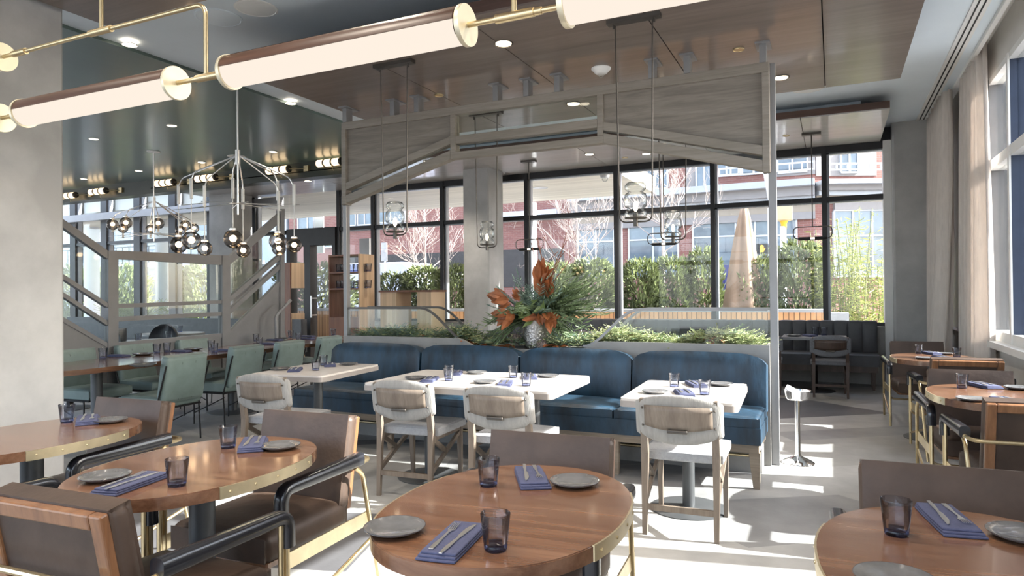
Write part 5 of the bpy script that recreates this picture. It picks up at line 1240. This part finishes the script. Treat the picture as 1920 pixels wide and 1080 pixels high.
MB().box(xl, Kx+12, -.75, 0, zc_-.18, zc_+.05).build('cornice', M['band_white'], bl, False); MB().box(xl, Kx+12, -.45, 0, z2_-.1, zc_-.18).build('cornice', M['render'], bl, False); MB().box(xl, Kx+12, -.3, 0, z2_-.32, z2_-.1).build('cornice', M['band_white'], bl, False); MB().box(xl, Kx+12, -.12, 0, z3_-.25, z2_-.32).build('band', M['band'], bl, False); MB().box(xl, Kx+12, -.14, 0, z3_-.5, z3_-.25).build('band', M['render'], bl, False)
part('render_panel', (1286, 290, 1340, 358), M['render'], -.03, .02); part('render_panel', (1436, 200, 1528, 330), M['render'], -.03, .02)
# balcony rail of the long front
zr0, zr1 = zmain(1420, 332), zmain(1420, 316); xr0 = at(1354, 330, Y=YF).x+12
rl = MB(); rl.box(xr0, Kx+12, -.7, -.66, zr1-.06, zr1).box(xr0, Kx+12, -.7, -.66, zr0, zr0+.05); n = 8
for i in range(n+1): x = xr0+(Kx+12-xr0)*i/n; rl.box(x-.025, x+.025, -.71, -.65, zr0, zr1)
rl.build('balcony_rail', M['win_frame'], bl, False)
# angled wing
wg = thing('brick_building', 'angled wing of the brick building with pale render and balcony', 'building', (Kx, YF, 0), math.atan2(.426, .905))
wd = Vector((.905, .426, 0)); wn = Vector((-.426, .905, 0)); K = Vector((Kx, YF, 0))
def wat(x, y):
    d = FW+RT*((x-960)/FOC)+UP*((540-y)/FOC); p = CAM+d*((K-CAM).dot(wn)/d.dot(wn)); return (p-K).dot(wd), p.z
MB().box(0, 30, 0, 6, -.2, 16).build('wing_wall', M['brick'], wg, False)
def wpart(n, px, m, d0=-.05, d1=.02):
    s0, _ = wat(px[0], (px[1]+px[3])/2); s1, _ = wat(px[2], (px[1]+px[3])/2); _, zt = wat((px[0]+px[2])/2, px[1]); _, zb = wat((px[0]+px[2])/2, px[3]); return MB().box(max(0, s0), s1, d0, d1, zb, zt).build(n, m, wg, False)
wpart('render_panel', (1528, 120, 1641, 330), M['render']); wpart('cornice', (1528, 340, 2000, 348), M['band_white'], -.75); wpart('cornice', (1528, 348, 2000, 358), M['render'], -.45); wpart('cornice', (1528, 358, 2000, 366), M['band_white'], -.32); wpart('band', (1528, 366, 2000, 378), M['band'], -.12); wpart('band', (1562, 378, 2000, 392), M['render'], -.14)
def wwin(px, nx, ny, hdr=.6, fr=.06):
    s0, _ = wat(px[0], (px[1]+px[3])/2); s1, _ = wat(px[2], (px[1]+px[3])/2); _, z1 = wat((px[0]+px[2])/2, px[1]); _, z0 = wat((px[0]+px[2])/2, px[3]); f = MB()
    f.box(s0, s1, -.12, .02, z0, z0+fr).box(s0, s1, -.12, .02, z1-fr, z1)
    for i in range(nx+1): x = s0+(s1-s0)*i/nx; f.box(x-fr/2, x+fr/2, -.12, .02, z0+fr, z1-fr)
    if ny > 1: f.box(s0, s1, -.119, .019, z0+(z1-z0)*hdr, z0+(z1-z0)*hdr+fr)
    o = f.build('window', M['win_frame'], wg, False); MB().box(s0, s1, -.08, -.07, z0, z1).build('pane', M['farglass'], o, False)
wwin((1562, 393, 1668, 520), 3, 2, .6); wwin((1700, 393, 1860, 520), 4, 2, .6); wwin((1574, 284, 1606, 326), 2, 1); wwin((1868, 270, 1890, 320), 2, 1); wwin((1872, 170, 1892, 220), 2, 1); wwin((1876, 393, 1960, 520), 3, 2)
s1 = wat(1960, 320)[0]; _, zr1 = wat(1600, 312); _, zr0 = wat(1600, 326); rl = MB(); rl.box(.05, s1, -.7, -.66, zr1-.06, zr1).box(.05, s1, -.7, -.66, zr0, zr0+.05)
for i in range(22): x = .05+(s1-.05)*i/21; rl.box(x-.03, x+.03, -.71, -.65, zr0, zr1)
rl.build('balcony_rail', M['win_frame'], wg, False)
# pale buildings beyond the left windows
t = thing('far_building', 'pale blue-grey building with balconies beyond the left windows', 'building', (-38, 26, 0)); MB().box(-22, 13.4, 0, 5, -.2, 12).build('wall', M['far_grey'], t, False)
for i in range(9):
    for k in range(2):
        x = -16+i*3.2; z = .4+k*2.9; f = MB().box(x, x+2, -.05, 0, z, z+2).build('window', M['win_frame'], t, False); MB().box(x+.1, x+1.9, -.07, -.05, z+.1, z+1.9).build('pane', M['farglass'], f, False)
MB().box(-20, 12, -1.2, 0, 2.95, 3.15).build('balcony', M['far_white'], t, False)
b = MB(); 
for i in range(60): b.box(-20+i*.53, -20+i*.53+.03, -1.2, -1.17, 3.15, 4.05)
b.box(-20, 12, -1.22, -1.15, 4.05, 4.1).build('balcony_rail', M['blackmetal'], t, False)

# street furniture
c0, c1 = at(1392, 578, Y=13.9), at(1396, 383, Y=13.9)
t = thing('closed_parasol', 'tall closed sand-coloured parasol standing among the shrubs', 'parasol', (c0.x, 14.0, 0)); v = []; f = []; nk = 36; H = c1.z-.35
for j in range(13):
    q = j/12; z = .6+(H-.3)*q; r = .3*(1-q)**.8+.1*(1-q*.4)
    for k in range(nk): a = 2*PI*k/nk; rr = r*(1+.16*math.cos(6*a+1.5*q)+.05*math.sin(11*a)); v.append((rr*math.cos(a)+.05*q, rr*math.sin(a), z))
for j in range(12):
    for k in range(nk): q = (k+1) % nk; f.append((j*nk+k, j*nk+q, (j+1)*nk+q, (j+1)*nk+k))
f.append(tuple(range(12*nk, 13*nk))); MB().add(v, f).build('canopy', M['umbrella'], t, True, 80); MB().cyl((.0, 0), .03, 0, .7).build('pole', M['win_frame'], t); MB().cyl((0, 0), .3, 0, .06, 28).build('base', M['asphalt'], t)
def pole_thing(name, label, cat, px, y, ztop, r=.06): 
    c = at(px, 500, Y=y); t = thing(name, label, cat, (c.x, y, -.12)); MB().cyl((0, 0), r, 0, ztop+.12, 14).build('pole', M['pole'], t); return t
y = 18.5; z0, z1 = at(1470, 417, Y=y).z, at(1470, 388, Y=y).z; t = pole_thing('traffic_signal', 'cream traffic signal head seen from behind on a white pole', 'traffic signal', 1469, y, z0-.1, .075)
MB().rbox((.02, 0, (z0+z1)/2+.16), (.4, .3, z1-z0), .06, 3).build('signal_head', M['signal'], t); MB().lathe([(.06, -.15), (.075, 0), (.11, .06), (.001, .06)], 16, (.02, 0, z0+.1), cap=False).build('mount', M['signal_amber'], t)
y = 19; z0, z1 = at(1430, 474, Y=y).z, at(1430, 460, Y=y).z; t = pole_thing('crossing_signal', 'crossing signal showing an orange raised hand', 'crossing signal', 1447, y, at(1447, 390, Y=y).z, .09)
dx = at(1430, 470, Y=y).x-at(1447, 500, Y=y).x; zc_ = (z0+z1)/2+.12
MB().rbox((dx, -.1, zc_), (.27, .2, .26), .03, 2).build('signal_box', M['blackmetal'], t); MB().bar((dx, -.05, zc_), (0, 0, zc_), .05, .05).build('arm', M['pole'], t)
h = MB(); h.box(dx-.045, dx+.04, -.215, -.2, zc_-.085, zc_+.01)
for k, (x, l) in enumerate(((-.038, .06), (-.014, .085), (.01, .08), (.033, .06))): h.box(dx+x-.009, dx+x+.009, -.215, -.2, zc_+.01, zc_+.01+l)
h.bar((dx+.04, -.2075, zc_-.05), (dx+.075, -.2075, zc_+.01), .02, .014, (0, 1, 0)); h.build('hand_symbol', M['hand'], t, False)
y = 20; zt = at(1420, 297, Y=y).z; t = thing('street_light', 'leaning pale street light pole with a lamp head behind the header', 'street light', (at(1447, 400, Y=y).x, y, -.12)); MB().tube([(.12, 0, 0), (0, 0, at(1440, 370, Y=y).z), (-.2, 0, zt+.1)], .1, 12, r1=.07).build('pole', M['pole'], t); MB().sphere((-.4, 0, zt+.12), .2, 16, None, (1.5, 1, .6)).build('lamp_head', M['signal'], t)
y = 18; z0, z1 = at(722, 490, Y=y).z, at(722, 455, Y=y).z; t = pole_thing('street_sign', 'grey back of a street sign on a thin pole', 'sign', 722, y, z1, .03); MB().box(-.11, .11, -.05, -.03, z0+.12, z1+.12).build('sign_plate', M['sign_back'], t, False)
# van
y = 20.5; xa, xb = at(600, 510, Y=y).x, at(792, 510, Y=y).x; zt = at(740, 494, Y=y).z; t = thing('van', 'pale lilac van parked across the street', 'van', ((xa+xb)/2, y, -.12)); w = xb-xa
def yzprism(poly, x0, x1): return None
pf = [(-w/2, .35), (w/2, .35), (w/2, zt*.98), (w/2-.25, zt+.12), (-w/2+1.0, zt+.12), (-w/2+.5, zt*.85), (-w/2, .95)]
xz([(a, b) for a, b in pf], -.9, .9, (vb := MB())); bev(vb.build('body', M['van'], t, True, 30), .06, 3); MB().box(-w/2+.95, -w/2+1.9, -.92, -.88, 1.2, zt-.05).build('side_window', M['farglass'], t, False)
for x in (-w/2+.8, w/2-.8):
    for yy in (-.8, .8): MB().lathe([(.001, -.1), (.3, -.1), (.33, -.06), (.33, .06), (.3, .1), (.001, .1)], 24, M=Matrix.Translation((x, yy, .33)) @ Matrix.Rotation(rad(90), 4, 'X'), cap=False).build('wheel', M['blackmetal'], t)
y = 16; c = at(1362, 520, Y=y); tag(MB().box(c.x-.14, c.x+.14, y, y+.05, -.03, at(1362, 497, Y=y).z).build('blue_board', M['blue_sign'], None, False), 'blue board standing left of the closed parasol', 'board')
y = 15.3; a = at(592, 360, Y=y); b_ = at(606, 438, Y=y); t = thing('banner', 'pale banner hanging outside above the doors', 'banner', (a.x+.12, y, 0)); MB().prism([(-.16, -.02), (.16, -.02), (.16, .02), (-.16, .02)], b_.z-.55, a.z).build('cloth', M['banner'], t, False); MB().cyl((-.2, 0), .02, -.05, a.z+.1).build('pole', M['pole'], t)
y = 12.6; a, b_ = at(674, 482, Y=y), at(692, 447, Y=y); tag(MB().box(a.x, b_.x, y, y+.1, .0, b_.z).build('white_board', M['far_white'], None, False), 'white sunlit board outside behind the tall cabinet', 'board')
# ================================================================ LIGHT, CAMERA
sc = bpy.context.scene
w = bpy.data.worlds.new('World'); sc.world = w; w.use_nodes = True; t = w.node_tree; t.nodes.clear()
out = t.nodes.new('ShaderNodeOutputWorld'); bg = t.nodes.new('ShaderNodeBackground'); sky = t.nodes.new('ShaderNodeTexSky')
sky.sky_type = 'NISHITA'; sky.sun_disc = False; sky.sun_elevation = rad(32); sky.sun_rotation = rad(78); sky.air_density = .8; sky.dust_density = 2.5; sky.ozone_density = 1
mx = t.nodes.new('ShaderNodeMixRGB'); mx.inputs[0].default_value = .45; mx.inputs[2].default_value = (3.2, 3.3, 3.5, 1)
t.links.new(sky.outputs[0], mx.inputs[1]); t.links.new(mx.outputs[0], bg.inputs[0]); bg.inputs[1].default_value = .7; t.links.new(bg.outputs[0], out.inputs[0])
s = bpy.data.lights.new('sun', 'SUN'); s.energy = 13; s.angle = rad(.55); s.color = (1, .98, .95)
so = bpy.data.objects.new('sun', s); C.objects.link(so); so.rotation_euler = Vector((-1.15, -.25, -.74)).to_track_quat('-Z', 'Y').to_euler(); so.location = (12, 3, 9)
# spots for the visible recessed downlights, then for added unseen ones
def spot(p, e, size=115):
    l = bpy.data.lights.new('downlight_lamp', 'SPOT'); l.energy = e; l.spot_size = rad(size); l.spot_blend = .7; l.shadow_soft_size = .05; l.color = (1, .88, .74)
    o = bpy.data.objects.new('downlight_lamp', l); C.objects.link(o); o.location = p; return o
bpy.context.view_layer.update()
for o in list(C.objects):
    if o.name.startswith('recessed_downlight'): spot(o.location+Vector((0, 0, -.02)), 45 if o.location.y < 9 else 80)
for x in (-3.5, -2.0, -.4):      # unseen downlights added in the nearer cloud to brighten front tables and ceiling
    for y in (.2, 1.3, 2.5): dl('unseen round downlight added in the near veneer cloud to light the front', (x, y, 3.295), 0, 'unseen downlights added in the near veneer cloud'); spot((x, y, 3.27), 45)
cd = bpy.data.cameras.new('camera'); cam = bpy.data.objects.new('camera', cd); C.objects.link(cam)
cd.sensor_width = 36; cd.lens = FOC/1920*36; cd.clip_start = .02; cd.clip_end = 300
cam.matrix_world = Matrix(((RT.x, UP.x, -FW.x, CAM.x), (RT.y, UP.y, -FW.y, CAM.y), (RT.z, UP.z, -FW.z, CAM.z), (0, 0, 0, 1)))
sc.camera = cam
sc.view_settings.view_transform = 'Standard'; sc.view_settings.look = 'None'; sc.view_settings.gamma = 1; sc.view_settings.exposure = 1.0; sc.view_settings.use_curve_mapping = False
cy = sc.cycles; cy.max_bounces = 10; cy.diffuse_bounces = 5; cy.glossy_bounces = 4; cy.transmission_bounces = 8; cy.transparent_max_bounces = 24
cy.caustics_reflective = False; cy.caustics_refractive = False; cy.sample_clamp_indirect = 6; cy.use_denoising = True
